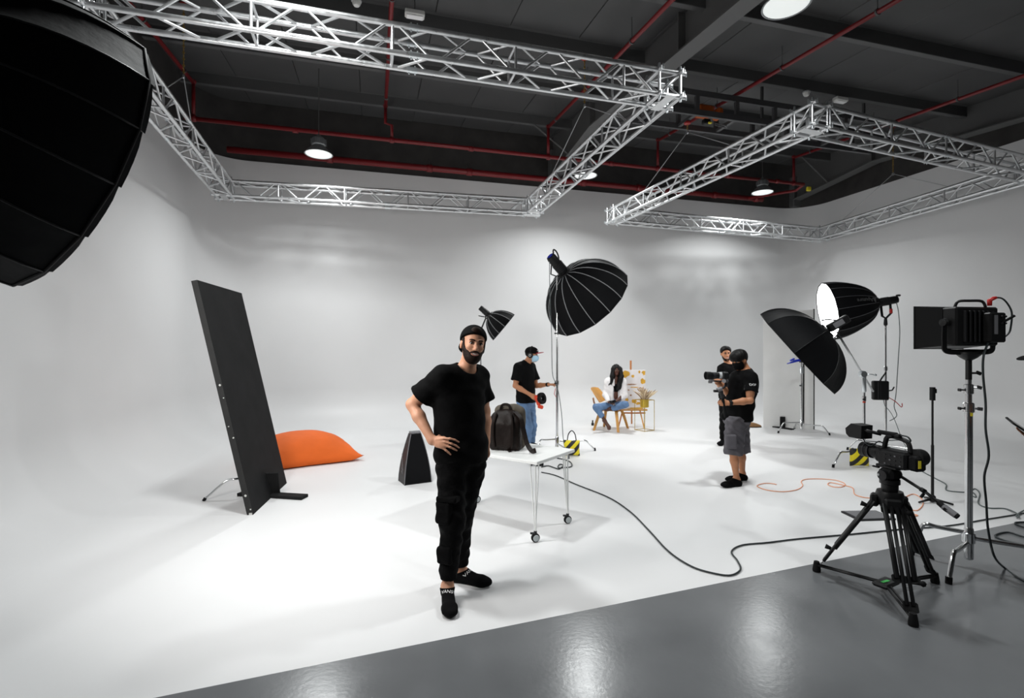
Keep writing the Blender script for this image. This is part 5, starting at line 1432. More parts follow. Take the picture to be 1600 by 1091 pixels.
# ================================================================== PEOPLE
def npv(*a): return np.array(a, float)
def nrm_(v): v = np.array(v, float); return v / np.linalg.norm(v)
def fr(fwd, up=(0, 0, 1)):
    """columns: right, forward, up"""
    f = nrm_(fwd); u = np.array(up, float); u = nrm_(u - f * (u @ f)); r = np.cross(f, u)
    return np.stack([r, f, u], 1)
def lerp(a, b, t): return np.array(a) + (np.array(b) - np.array(a)) * t
class Human:
    """joints in world metres; skin body is one mesh, clothes / hair are children"""
    def __init__(s, J, torso_f, head_f, head_up=(0, 0, 1), S=1.0, bulk=1.0, h=0.007):
        s.J = {k: A3(v) for k, v in J.items()}; s.T = fr(torso_f); s.H = fr(head_f, head_up); s.S = S; s.B = bulk; s.h = h
    def tp(s, c, x, y, z): return c + s.T @ npv(x, y, z)
    def hp(s, x, y, z): return s.J['head'] + s.H @ (npv(x, y, z) * s.S)
    def bounds(s, pad=0.16):
        P = np.array(list(s.J.values())); return P.min(0) - pad, P.max(0) + pad
    def torso(s, F, g=0.0, k=0.05, hang=None):
        J, S, B = s.J, s.S, s.B
        ch, pe = J['chest'], J['pelvis']; wa = lerp(ch, pe, 0.55)
        F.op(el(ch, npv(.160 * B, .112 * B, .19) * S, s.T), k, grow=g)
        F.op(el(wa, npv(.140 * B, .100 * B, .15) * S, s.T), k, grow=g)
        F.op(el(pe, npv(.158 * B, .110 * B, .12) * S, s.T), k, grow=g)
        for sd in 'LR':
            F.op(rc(lerp(J['neck'], ch, .25), J['sh' + sd], .062 * S, .058 * S), k, grow=g)
            F.op(rc(lerp(J['neck'], J['head'], .1), lerp(J['neck'], J['sh' + sd], .75), .035 * S, .045 * S), .04, grow=g * .6)
            F.op(rc(ch, lerp(ch, J['sh' + sd], .8), .10 * S, .07 * S, (s.T[:, 1], .85)), k, grow=g)
    def arm(s, F, sd, g=0.0, k=0.02):
        J, S = s.J, s.S
        F.op(rc(J['sh' + sd], J['el' + sd], .053 * S, .040 * S), .03, grow=g)
        F.op(rc(lerp(J['sh' + sd], J['el' + sd], .25), lerp(J['sh' + sd], J['el' + sd], .7), .05 * S, .043 * S), .03, grow=g)
        F.op(rc(J['el' + sd], lerp(J['el' + sd], J['wr' + sd], .35), .041 * S, .043 * S), .02, grow=g)
        F.op(rc(lerp(J['el' + sd], J['wr' + sd], .35), J['wr' + sd], .043 * S, .027 * S), .02, grow=g)
    def leg(s, F, sd, g=0.0):
        J, S = s.J, s.S
        F.op(rc(J['hip' + sd], J['kn' + sd], .086 * S, .052 * S), .05, grow=g)
        kn, an = J['kn' + sd], J['an' + sd]
        F.op(rc(kn, lerp(kn, an, .3), .052 * S, .055 * S), .03, grow=g)
        F.op(rc(lerp(kn, an, .3), an, .056 * S, .036 * S), .03, grow=g)
    def foot(s, F, sd, g=0.0):
        J, S = s.J, s.S; an, to = J['an' + sd], J['to' + sd]
        d = to - an; d[2] = 0; d = nrm_(d); hl = an - d * .035 * S; hl[2] = .034 * S if 'floorfoot' not in J else an[2] - .05
        if s.J.get('free' + sd) is not None: hl = an - d * .02
        ba = lerp(hl, to, .72)
        F.op(rc(an, hl, .036 * S, .034 * S), .02, grow=g)
        F.op(rc(an, lerp(hl, to, .55), .036 * S, .032 * S), .03, grow=g)
        F.op(rc(hl, ba, .033 * S, .036 * S), .02, grow=g)
        F.op(rc(ba, to - d * .03 * S, .037 * S, .026 * S, ((0, 0, 1), .72)), .02, grow=g)
        sv = npv(-d[1], d[0], 0)
        F.op(rc(ba + sv * .012, to - d * .045 * S + sv * .022, .03 * S, .02 * S, ((0, 0, 1), .8)), .02, grow=g)
        F.op(rc(ba - sv * .012, to - d * .055 * S - sv * .022, .03 * S, .02 * S, ((0, 0, 1), .8)), .02, grow=g)
    def head(s, F, g=0.0):
        hp, S, H = s.hp, s.S, s.H
        F.op(el(hp(0, -.012, .035), npv(.077, .096, .086) * S, H), .0, grow=g)
        F.op(el(hp(0, .022, -.035), npv(.064, .074, .085) * S, H), .03, grow=g)
        F.op(el(hp(0, .050, -.082), npv(.040, .038, .032) * S, H), .03, grow=g)
        if g == 0:
            for sx in (-1, 1):
                F.op(el(hp(.036 * sx, .072, -.018), npv(.022, .018, .018) * S, H), .02)      # cheek
                F.op(el(hp(.030 * sx, .084, .028), npv(.022, .012, .008) * S, H), .012)      # brow ridge
                F.op(el(hp(.031 * sx, .100, .010), npv(.017, .016, .011) * S, H), .008, 's')  # eye socket
                F.op(el(hp(.079 * sx, -.012, -.005), npv(.009, .019, .031) * S, H), .008)    # ear
                F.op(el(hp(.010 * sx, .100, -.031), npv(.009, .009, .007) * S, H), .006)     # nostril wing
            F.op(rc(hp(0, .088, .020), hp(0, .112, -.026), .0085 * S, .0125 * S), .012)
            F.op(el(hp(0, .088, -.058), npv(.024, .011, .008) * S, H), .010)
            F.op(el(hp(0, .087, -.070), npv(.020, .010, .007) * S, H), .010)
            F.op(el(hp(0, .083, -.098), npv(.020, .014, .014) * S, H), .014)
        F.op(rc(lerp(s.J['neck'], s.J['head'], -.2), hp(0, -.02, -.05), .060 * S, .054 * S), .03, grow=g)
    def hand(s, F, wr, fingers, thumb, palm, r=.0085, pw=.040):
        """palm: (knuckle centre, back normal); fingers: list of joint point lists"""
        kc, n = A3(palm[0]), nrm_(palm[1])
        F.op(rc(wr, lerp(wr, kc, .9), .030 * s.S, pw * s.S, (n, .42)), .015)
        for f in fingers:
            P = [A3(p) for p in f]
            for i in range(len(P) - 1):
                F.op(rc(P[i], P[i + 1], r * (1.08 - .08 * i) * s.S, r * (1.0 - .10 * i) * s.S), .004)
        P = [A3(p) for p in thumb]
        for i in range(len(P) - 1): F.op(rc(P[i], P[i + 1], (.0125 - .0015 * i) * s.S, (.0108 - .0012 * i) * s.S), .006)
    def grip(s, wr, d, n, side, curl, S=1.0, spread=.02, thumb=None, L=(.095, .040, .028, .022)):
        """auto hand: d finger direction, n back-of-hand normal, side towards the thumb; curl per joint (rad)"""
        d, n = nrm_(d), nrm_(n); side = nrm_(np.array(side, float)); wr = A3(wr)
        kc = wr + d * L[0] * S * .92; fs = []
        for i, (off, sc) in enumerate(((1.35, .95), (.45, 1.05), (-.45, .98), (-1.35, .80))):
            p = kc + side * spread * off * S - d * (.010 * abs(off) * S if i == 3 else 0); pts = [lerp(wr + side * spread * off * .5, p, .6), p]; ang = 0
            for j in range(3):
                ang += curl[j]; p = p + (d * math.cos(ang) - n * math.sin(ang)) * L[j + 1] * sc * S; pts.append(p)
            fs.append(pts)
        th = thumb if thumb is not None else [wr + d * .02 * S + side * .018 * S, wr + d * .050 * S + side * .040 * S - n * .012 * S, wr + d * .080 * S + side * .045 * S - n * .03 * S, wr + d * .098 * S + side * .032 * S - n * .042 * S]
        return dict(wr=wr, fingers=fs, thumb=th, palm=(kc, n))
    def body(s, skin, parent, hands, feet=True):
        lo, hi = s.bounds(); F = Field(lo, hi, s.h)
        s.torso(F, -.008); s.head(F)
        for sd in 'LR':
            s.arm(F, sd); s.leg(F, sd, -.004)
            if feet: s.foot(F, sd)
        for hd in hands: s.hand(F, **hd)
        o = F.build('body', skin, parent, 1); return o
    def tee(s, mname, parent, hem_z, sleeve=.58, g=.012, neck_r=.085, flare=.0, name='t_shirt', open_r=.02):
        J, S = s.J, s.S; F = Field(*s.bounds(.22), s.h)
        s.torso(F, g, .06)
        ch, pe = J['chest'], J['pelvis']
        F.op(rc(ch, pe, .150 * S * s.B + g, .160 * S * s.B + g + flare, (s.T[:, 1], .74)), .06)
        for sd in 'LR':
            a, b = J['sh' + sd], J['el' + sd]; e = lerp(a, b, sleeve); q = lerp(a, b, sleeve + .12)
            F.op(rc(lerp(a, ch, .2), a, .070 * S + g * .5, .056 * S + g * .8), .05)
            G_ = Field(*s.bounds(.22), s.h); G_.op(rc(a, q, .055 * S + g, .060 * S + g + open_r)); G_.cut(e, b - a)
            hh = np.clip(.5 + .5 * (F.F - G_.F) / .03, 0, 1); F.F = F.F + (G_.F - F.F) * hh - .03 * hh * (1 - hh)
        F.warp(lambda x, y, z: .0035 * np.sin(31 * x + 17 * z + 6 * np.sin(9 * z)) * np.sin(23 * y - 13 * z) + .004 * np.sin(40 * z + 25 * x) * np.clip((J['chest'][2] - z) / .3, 0, 1))
        F.cut((0, 0, hem_z), (0, 0, -1)); F.op(el(s.tp(J['neck'], 0, .035, .045), npv(neck_r, neck_r * 1.05, .085) * S, s.T), .005, 's')
        return F.build(name, mname, parent, 1)
    def trousers(s, mname, parent, top_z, cuffs, r=(.105, .078, .062), name='trousers', crease=.005, g=.014, full=True):
        """cuffs: distance fraction knee->ankle where the leg ends (or thigh fraction when < 0)"""
        J, S = s.J, s.S; lo, hi = s.bounds(.2); F = Field(lo, hi, s.h)
        F.op(el(J['pelvis'], npv(.165 * s.B, .118 * s.B, .14) * S, s.T), .05, grow=g)
        for sd in 'LR':
            h_, k_, a_ = J['hip' + sd], J['kn' + sd], J['an' + sd]; G_ = Field(lo, hi, s.h); cu = cuffs[sd] if isinstance(cuffs, dict) else cuffs
            G_.op(rc(h_, k_, r[0] * S, r[1] * S))
            if cu < 0:
                G_.op(rc(lerp(h_, k_, .3), lerp(h_, k_, 1.15), r[0] * S, r[2] * S), .04); G_.cut(lerp(h_, k_, -cu), k_ - h_)
            else:
                G_.op(rc(k_, lerp(k_, a_, cu + .1), r[1] * S, r[2] * S), .03); L_ = lerp(k_, a_, cu)
                K_ = Field(lo, hi, s.h); K_.op(rc(h_, k_, r[0] * S, r[1] * S)); G_.cut(L_, a_ - k_); G_.F = np.minimum(G_.F, K_.F)
            hh = np.clip(.5 + .5 * (F.F - G_.F) / .04, 0, 1); F.F = F.F + (G_.F - F.F) * hh - .04 * hh * (1 - hh)
        F.warp(lambda x, y, z: crease * np.sin(55 * z + 14 * x + 4 * np.sin(17 * y)) * np.sin(9 * z + 25 * x) + .4 * crease * np.sin(80 * z + 60 * x))
        F.cut((0, 0, top_z), (0, 0, 1))
        return F.build(name, mname, parent, 1)
    def socks(s, mname, parent, top, name='sock'):
        out = []
        for sd in 'LR':
            an, to = s.J['an' + sd], s.J['to' + sd]; P = np.array([an, to])
            F = Field(P.min(0) - .12, P.max(0) + .12, min(s.h, .006)); s.foot(F, sd, .005)
            F.op(rc(an, lerp(an, s.J['kn' + sd], .25), .042 * s.S, .044 * s.S), .02)
            d = to - an; d[2] = 0; d = nrm_(d)
            F.cut(an + npv(0, 0, top), (-d[0] * .35, -d[1] * .35, 1)); F.cut((0, 0, .001), (0, 0, -1))
            out.append(F.build(name, mname, parent, 1))
        return out
    def eyes(s, parent, iris='iris_dark', brow='hair_brown', lids=True, smile=False, lip='lip', mouth=True):
        H = Matrix(s.H.tolist())
        for sx in (-1, 1):
            m = MB(); m.sphere(s.hp(.031 * sx, .0815, .010), (.0135 * s.S, .0125 * s.S, .0078 * s.S), 14, 10, H); e = m.build('eye', 'eye_white', parent, True)
            fwd = V(s.H[:, 1]); m = MB(); m.sphere(V(s.hp(.031 * sx, .0892, .0098)), (.0070 * s.S, .0060 * s.S, .0068 * s.S), 10, 8, H); m.build('iris', iris, e, True)
            m = MB(); P = [V(s.hp(x * sx, y, z)) for x, y, z in ((.012, .099, .0285), (.024, .0985, .033), (.036, .094, .0335), (.048, .083, .0285))]
            m.tube(smooth_path(P, 3), [.0045 * s.S] * 9 + [.003 * s.S], 8); m.build('eyebrow', brow, parent, True)
            m = MB(); P = [V(s.hp(x * sx, y, z)) for x, y, z in ((.018, .0915, .0135), (.025, .0945, .0185), (.033, .0945, .0195), (.041, .0905, .0165), (.046, .084, .011))]
            m.tube(smooth_path(P, 3), .0022 * s.S, 6); m.build('eyelid', brow, parent, True)
        if mouth:
            if smile:
                m = MB(); w_ = .029
                P = [[V(s.hp(x, .1025 - 10 * x * x, -.0600 + 9 * x * x + dz)) for dz in (-.0075 + 7 * x * x, .0055 - 3 * x * x)] for x in np.linspace(-w_, w_, 11)]
                m.grid(P); m.build('teeth', 'teeth', parent, True)
                for zz, th in ((.0072, .0028), (-.0100, .0040)):
                    P = [V(s.hp(x, .1035 - 10 * x * x, -.0600 + zz * (1 - (x / w_) ** 2 * .75) + 9 * x * x)) for x in np.linspace(-w_ * 1.1, w_ * 1.1, 9)]
                    m = MB(); m.tube(P, [th * s.S * (.45 + .55 * math.sin(math.pi * i / 8)) for i in range(9)], 8); m.build('lip', lip, parent, True)
            else:
                for zz, th in ((-.0605, .0042), (-.069, .0048)):
                    P = [V(s.hp(x, .0985 - 10 * x * x, zz)) for x in np.linspace(-.022, .022, 7)]
                    m = MB(); m.tube(P, [th * s.S * (.35 + .65 * math.sin(math.pi * i / 6)) for i in range(7)], 8); m.build('lip', lip, parent, True)
    def shell(s, name, mname, parent, g, cuts, extra=None, subs=None, h=None, pad=.16, warp=None, k=.03):
        """hair, beard, cap, mask: inflated head pieces cut by planes in head space"""
        c = s.J['head']; F = Field(c - pad, c + pad, h or min(s.h, .005))
        hp, S, H = s.hp, s.S, s.H
        F.op(el(hp(0, -.012, .035), npv(.077, .096, .086) * S, H), 0, grow=g)
        if extra: extra(F)
        if warp: F.warp(warp)
        for p, n in cuts: F.cut(hp(*p), H @ npv(*n))
        if subs: subs(F)
        return F.build(name, mname, parent, 1)

# ---------------------------------------------------------------- 1. man with the backwards cap, hand on hip
Wn = lambda px, py, d: A3(W(px, py, d))
J = dict(head=Wn(739, 539.5, 3.47), neck=Wn(729, 577, 3.51), chest=Wn(717, 622, 3.51), pelvis=Wn(721, 706, 3.50),
         shR=Wn(690, 591, 3.40), shL=Wn(746, 589, 3.63), elR=Wn(644, 632, 3.47), wrR=Wn(675, 688, 3.33),
         elL=Wn(757, 642, 3.70), wrL=Wn(760, 690, 3.62), hipR=Wn(705, 727, 3.44), hipL=Wn(737, 725, 3.56),
         knR=Wn(707, 815, 3.36), knL=Wn(720, 808, 3.50), anR=Wn(699, 908, 3.33), anL=Wn(719, 884, 3.58),
         toR=A3(G(704, 962, .03)), toL=A3(G(768, 911, .03)))
J['anR'][2] = .085; J['anL'][2] = .085; J['toR'][2] = J['toL'][2] = .03
t = thing('person', 'bearded man in backwards black cap, black T-shirt and cargo trousers, hand on hip', 'person', (J['pelvis'][0], J['pelvis'][1], 0))
P1 = Human(J, (.55, -.83, 0), (.30, -.95, -.01), (.15, 0, 1), 1.0, 1.0, .0048)
knk = Wn(694, 692, 3.285)
handR = dict(wr=J['wrR'], palm=(knk, (-.15, -1, .25)), r=.0082, pw=.041,
             fingers=[[Wn(682, 687, 3.30), Wn(693, 685.5, 3.275), Wn(703, 685.5, 3.262), Wn(711, 687.5, 3.268), Wn(717, 691, 3.285)],
                      [Wn(684, 690, 3.295), Wn(695.5, 690.5, 3.27), Wn(705.5, 693.5, 3.258), Wn(712.5, 696.5, 3.265), Wn(717.5, 700, 3.28)],
                      [Wn(683, 694, 3.295), Wn(694.5, 695.5, 3.275), Wn(703.5, 699, 3.263), Wn(709.5, 701.8, 3.268), Wn(714, 704.2, 3.28)],
                      [Wn(681, 697, 3.30), Wn(691, 699.5, 3.285), Wn(697, 704, 3.275), Wn(701, 707.5, 3.278), Wn(704, 710.5, 3.285)]],
             thumb=[Wn(680, 687, 3.34), Wn(686, 682, 3.36), Wn(692, 683, 3.40), Wn(698, 686, 3.43)])
handL = P1.grip(J['wrL'], (.02, -.35, -1), (.75, .6, .1), (-.3, -.9, .3), (.35, .5, .4))
P1.body('skin', t, [handR, handL])
bodyP1 = t
P1.tee('tee_black', t, 0.875, .68, .014, .083, .020, open_r=.022)
P1.trousers('pants_black', t, 0.905, .86, (.105, .082, .056), crease=.005, g=.008)
sk = P1.socks('sock_black', t, -.004)
# cuffs, cargo pocket and its flap
for sd in 'LR':
    kn, an = J['kn' + sd], J['an' + sd]
    F = Field(np.minimum(kn, an) - .1, np.maximum(kn, an) + .1, .006); F.op(rc(lerp(kn, an, .74), lerp(kn, an, 1.0), .052, .050))
    F.cut(lerp(kn, an, .78), kn - an); F.cut(lerp(kn, an, .885), an - kn); F.warp(lambda x, y, z: .0012 * np.sin(420 * x) * np.sin(420 * y)); F.build('cuff', 'tee_black', t)
tr = fr((.55, -.83, 0))
for (px, py, d, hx, hz_, tlt) in ((696, 800, 3.325, .036, .075, .06), (697, 866, 3.315, .034, .06, .02)):
    c_ = Wn(px, py, d); F = Field(c_ - .14, c_ + .14, .006); F.op(rb(c_, (hx + .02, .045, hz_), fr((-.35, -.93, tlt)), .02)); F.warp(lambda x, y, z: .003 * np.sin(60 * z + 30 * x)); F.build('cargo_pocket', 'pants_black', t)
c_ = Wn(701, 779, 3.325); F = Field(c_ - .12, c_ + .12, .006); F.op(rb(c_, (.072, .05, .02), fr((-.30, -.95, .02)), .012)); F.build('pocket_flap', 'pants_black', t)
P1.eyes(t, smile=True)
# beard + moustache
hp, S_, H_ = P1.hp, 1.0, P1.H
c_ = J['head']; F = Field(c_ - .15, c_ + .15, .0042)
F.op(el(hp(0, .022, -.035), npv(.064, .074, .085), H_), 0, grow=.0055); F.op(el(hp(0, .050, -.086), npv(.042, .042, .036), H_), .02, grow=.008)
F.op(el(hp(0, -.012, .035), npv(.077, .096, .086), H_), .03, grow=.0035)
F.cut(hp(0, .03, -.006), H_ @ npv(0, .60, .80))          # cheek line rises towards the ear
F.cut(hp(0, .012, 0), H_ @ npv(0, -1, .12)); F.cut(hp(0, .0, -.02), H_ @ npv(0, -.35, 1)) if False else None
F.op(el(hp(0, .100, -.056), npv(.033, .03, .0155), H_), .004, 's')
F.op(rc(hp(.030, .085, -.030), hp(.034, .085, -.045), .015, .008), .003, 's'); F.op(rc(hp(-.030, .085, -.030), hp(-.034, .085, -.045), .015, .008), .003, 's')
[F.op(rc(hp(.0745 * sx, .022, .038), hp(.066 * sx, .034, -.035), .008, .012), .012) for sx in (-1, 1)]
F.warp(lambda x, y, z: .0012 * np.sin(300 * x) * np.sin(310 * y) * np.sin(290 * z))
F.build('beard', 'hair_brown', t)
m = MB(); m.tube(smooth_path([V(hp(x, .1045 - 13 * x * x, -.0445 - 9 * x * x)) for x in np.linspace(-.034, .034, 7)], 3), [.0062] * 15 + [.0062] * 4, 8); m.build('moustache', 'hair_brown', t, True)
# hair under the cap at the temple and the backwards cap
P1.shell('hair', 'hair_brown', t, .006, [((0, 0, .045), (0, .35, 1)), ((0, .030, 0), (0, 1, .1)), ((0, 0, -.035), (0, .1, -1))], subs=lambda F: [F.op(el(P1.hp(.082 * sx, .010, -.012), npv(.03, .026, .030), P1.H), .004, 's') for sx in (-1, 1)])
def cap_extra(F):
    F.op(el(P1.hp(0, -.012, .052), npv(.081, .100, .082), P1.H), .02, grow=.006)
P1.shell('cap', 'cap_black', t, .011, [((0, .06, .066), (0, .42, -.9)), ((0, -.02, .028), (0, .30, -1))], extra=cap_extra,
         subs=lambda F: F.op(el(P1.hp(.006, .098, .102), npv(.036, .03, .024), P1.H), .003, 's'))
m = MB()                                    # opening of the snapback with hair, and the strap below it
m.sphere(V(P1.hp(.006, .066, .098)), (.036, .022, .026), 14, 10, Matrix(P1.H.tolist())); m.build('cap_opening', 'hair_brown', t, True)
F = Field(J['head'] - .2, J['head'] + .2, .005)  # brim at the back
F.op(el(P1.hp(0, -.125, -.012), npv(.074, .085, .011), fr(P1.H @ npv(0, .80, .60), P1.H @ npv(0, -.60, .80))), 0); F.op(el(P1.hp(0, -.012, .035), npv(.075, .094, .086), P1.H), .0, 's'); F.build('cap_brim', 'cap_black', t)
# sock lettering wrapped onto the sock
from mathutils.bvhtree import BVHTree
def wrap_text(txt, size, target, center, nrm, up, mname, parent, lift=.0015, name='lettering'):
    nrm = Vector(tuple(nrm)).normalized(); up = Vector(tuple(up)); up = (up - nrm * up.dot(nrm)).normalized(); rt = up.cross(nrm)
    M = Matrix((rt, up, nrm)).transposed().to_4x4(); M.translation = Vector(tuple(center)) + nrm * .05
    o = text_mesh(name, txt, size, M, mname, parent, 0.0)
    off = Vector(parent.location) if parent.parent is None else Vector((0, 0, 0))
    bm = bmesh.new(); bm.from_mesh(o.data); bmesh.ops.triangulate(bm, faces=bm.faces); bmesh.ops.subdivide_edges(bm, edges=[e for e in bm.edges if e.calc_length() > size * .2], cuts=2)
    tv = BVHTree.FromPolygons([v.co.copy() for v in target.data.vertices], [tuple(p.vertices) for p in target.data.polygons])
    for v in bm.verts:
        h = tv.ray_cast(v.co, -nrm, .15)
        if h[0] is None: h = tv.find_nearest(v.co)
        if h[0] is not None: v.co = h[0] + h[1] * lift
    bm.to_mesh(o.data); bm.free(); return o
wrap_text('VANS', .030, sk[1], Wn(697.5, 924, 3.24), (-.12, -.75, .65), (0, .6, 1), 'print_white', t)
wrap_text('VANS', .030, sk[0], A3(V(J['anL'])) + npv(.055, -.03, -.01), (.45, -.5, .75), (-.6, .2, 1), 'print_white', t)

# ---------------------------------------------------------------- 2. man with headphones and red-brimmed cap
D = 8.30
J = dict(head=Wn(830.5, 555, D), neck=Wn(823, 567, D), chest=Wn(820, 585, D), pelvis=Wn(822, 627, D),
         shR=Wn(810.5, 575, D - .15), shL=Wn(829, 574, D + .16), elR=Wn(805, 603, D - .2), wrR=Wn(828, 616.5, D - .24),
         elL=Wn(838, 603, D + .1), wrL=Wn(857, 601, D - .145), hipR=Wn(817, 632, D - .08), hipL=Wn(827, 632, D + .08),
         knR=Wn(824, 667, D - .05), knL=Wn(831, 667, D + .1), anR=Wn(823, 695, D - .06), anL=Wn(829, 694, D + .12), toR=Wn(842, 700, D - .16), toL=Wn(848, 698, D + .05))
for k in ('anR', 'anL'): J[k][2] = .085
for k in ('toR', 'toL'): J[k][2] = .035
t = thing('person', 'man in black cap with red brim, headphones and blue mask adjusting a tall stand', 'person', (J['pelvis'][0], J['pelvis'][1], 0))
P2 = Human(J, (.88, -.47, 0), (.97, -.22, -.08), (0.05, 0, 1), .97, 1.06, .008)
hl = P2.grip(J['wrL'], (1, -.05, 0), (0, -.3, 1), (.2, -.9, .2), (.4, .7, .6), .97); hr = P2.grip(J['wrR'], (.75, -.25, -.55), (-.2, -.9, .3), (.5, .1, .6), (.3, .5, .5), .97)
P2.body('skin_tan', t, [hl, hr])
P2.tee('tee_black', t, .775, .72, .02, .08, .012, open_r=.024)
P2.trousers('jeans', t, .90, .92, (.105, .085, .075), name='jeans')
P2.socks('sock_black', t, .03)
P2.eyes(t, mouth=False, brow='hair_black')
P2.shell('hair', 'hair_black', t, .005, [((0, .03, 0), (0, 1, .0)), ((0, 0, -.03), (0, 0, -1)), ((0, 0, .05), (0, 0, 1))], subs=lambda F: [F.op(el(P2.hp(.085 * sx, .02, -.02), npv(.03, .03, .04), P2.H), .004, 's') for sx in (-1, 1)])
P2.shell('cap', 'cap_black', t, .012, [((0, 0, .030), (0, -.05, -1))], extra=lambda F: F.op(el(P2.hp(0, 0, .065), npv(.084, .10, .068), P2.H), .02, grow=.008))
F = Field(J['head'] - .24, J['head'] + .24, .006); F.op(el(P2.hp(0, .125, .046), npv(.072, .085, .009), fr(P2.H @ npv(0, .97, .22), P2.H @ npv(0, -.22, .97)))); F.op(el(P2.hp(0, -.012, .035), npv(.077, .096, .086), P2.H), 0, 's'); F.build('cap_brim', 'visor_red', t)
m = MB(); m.sphere(V(P2.hp(.02, .094, .075)), (.024, .012, .022), 10, 8, Matrix(P2.H.tolist())); m.build('cap_badge', 'print_white', t, True)
for sx in (-1, 1):
    m = MB(); ax_ = V(P2.H[:, 0]) * sx; m.lathe([(0, 0), (.045, 0), (.047, .012), (.040, .028), (.018, .032), (0, .032)], 18, V(P2.hp(.078 * sx, -.005, -.004)), ax_); e = m.build('headphone_cup', 'black_plastic', t, True, 40)
    m = MB(); m.lathe([(.012, .033), (.020, .033), (.020, .036), (.012, .036)], 16, V(P2.hp(.078 * sx, -.005, -.004)), ax_, closed=False); m.build('cup_ring', 'light_grey', e)
m = MB(); m.tube(smooth_path([V(P2.hp(.10 * math.sin(a_), -.005, .03 + .115 * math.cos(a_))) for a_ in np.linspace(-1.5, 1.5, 9)], 3), .011, 8); m.build('headband', 'black_rubber', t, True)
def maskx(P): return lambda F: (F.op(el(P.hp(0, .022, -.035), npv(.064, .074, .085) * P.S, P.H), .03, grow=.014), F.op(el(P.hp(0, .074, -.046), npv(.050, .058, .056) * P.S, P.H), .02))
def mask(P, mname, parent):
    P.shell('face_mask', mname, parent, -.02, [((0, 0, -.008), (0, -.1, 1)), ((0, .028, 0), (0, -1, .05)), ((0, 0, -.118), (0, .15, -1))], extra=maskx(P))
    for sx in (-1, 1):
        m = MB(); m.tube(smooth_path([V(P.hp(.060 * sx, .035, -.015)), V(P.hp(.075 * sx, .01, .01)), V(P.hp(.084 * sx, -.02, .0)), V(P.hp(.078 * sx, -.01, -.03)), V(P.hp(.062 * sx, .03, -.08))], 3), .0025, 6); m.build('ear_loop', mname, parent, True)
mask(P2, 'mask_blue', t)
m = MB(); wd = V(J['wrL'] - J['elL']).normalized(); m.lathe([(.027, -.018), (.034, -.018), (.034, .018), (.027, .018)], 16, V(lerp(J['wrL'], J['elL'], .06)), wd, closed=False); m.build('wrist_strap', 'black_rubber', t, True, 40)
# tape roll held at the hip
c_ = V(J['wrR']) + Vector((.135, -.025, -.09))
t = thing('tape_roll', 'black tape coil with a red clamp carried by the masked man', 'tape', c_ - ZX * .12)
m = MB(); m.lathe([(.045, -.03), (.09, -.03), (.095, 0), (.09, .03), (.045, .03)], 22, c_ + Vector((.05, 0, .03)), (.75, -.6, .2), closed=False); m.lathe([(.045, -.03), (.045, .03)], 22, c_ + Vector((.05, 0, .03)), (.75, -.6, .2), closed=False); m.build('coil', 'black_rubber', t, True, 40)
m = MB(); m.box(c_ + Vector((-.02, -.03, .0)), (.06, .05, .17), Matrix.Rotation(-.35, 3, 'Y'), .014); m.build('handle', 'tape_red', t)
m = MB(); m.box(c_ + Vector((.03, -.04, -.10)), (.09, .05, .06), Matrix.Rotation(.3, 3, 'Y'), .014); m.build('red_clamp', 'tape_red', t)
# silver collar the hand grips
# ---------------------------------------------------------------- 3. camera operator
D = 6.20
J = dict(head=Wn(1156, 563, D), neck=Wn(1166, 580, D), chest=Wn(1161, 602, D), pelvis=Wn(1151, 654, D),
         shL=Wn(1172.5, 592, D - .15), shR=Wn(1150, 591, D + .17), elL=Wn(1172, 626, D - .24), wrL=Wn(1139.5, 630, D - .26),
         elR=Wn(1138, 616, D + .16), wrR=Wn(1127, 603, D - .09), hipL=Wn(1149, 662, D - .09), hipR=Wn(1154, 660, D + .09),
         knL=Wn(1146, 708, D - .12), knR=Wn(1158, 704, D + .12), anL=Wn(1151, 748, D - .12), anR=Wn(1160, 741, D + .14), toL=Wn(1127, 760, D - .20), toR=Wn(1134, 750, D + .06))
for k in ('anR', 'anL'): J[k][2] = .085
for k in ('toR', 'toL'): J[k][2] = .035
t = thing('person', 'dark-haired operator in black mask, black T-shirt and grey shorts holding a gimbal', 'person', (J['pelvis'][0], J['pelvis'][1], 0))
P3 = Human(J, (-.90, -.43, 0), (-.86, -.32, -.38), (-.28, -.1, 1), .93, 1.10, .0065)
gripc = Wn(1130, 631, D - .26)
hl = P3.grip(J['wrL'], (-1, .02, -.03), (.1, -1, .1), (0, -.05, 1), (.7, 1.0, .8), .93); hr = P3.grip(J['wrR'], (-.72, -.40, .56), (-.4, -.6, .6), (-.3, -.9, 0), (.4, .6, .5), .93)
P3.body('skin_tan', t, [hl, hr])
bt_ = P3.tee('tee_black', t, .775, .62, .016, .08, .006, open_r=.02)
P3.trousers('shorts_grey', t, .84, -1.06, (.118, .10, .108), name='shorts', crease=.006)
for px, py, d, hz_ in ((1142, 690, D - .22, .085),):
    c_ = Wn(px, py, d); F = Field(c_ - .15, c_ + .15, .007); F.op(rb(c_, (.06, .05, hz_), fr((-.2, -.98, 0)), .02)); F.build('cargo_pocket', 'shorts_grey', t)
P3.socks('sock_black', t, .0)
P3.eyes(t, mouth=False, brow='hair_black')
mask(P3, 'mask_black', t)
def hx3(F):
    F.op(el(P3.hp(0, .01, .068), npv(.084, .102, .066), P3.H), .03, grow=.006); F.op(el(P3.hp(0, .076, .050), npv(.066, .030, .030), P3.H), .02)
    for k in range(9):
        a_ = -1.2 + .3 * k; F.op(rc(P3.hp(.05 * math.sin(a_), .07, .085), P3.hp(.075 * math.sin(a_), .098 * math.cos(a_) ** .5 if math.cos(a_) > 0 else .03, .022), .016, .008), .012)
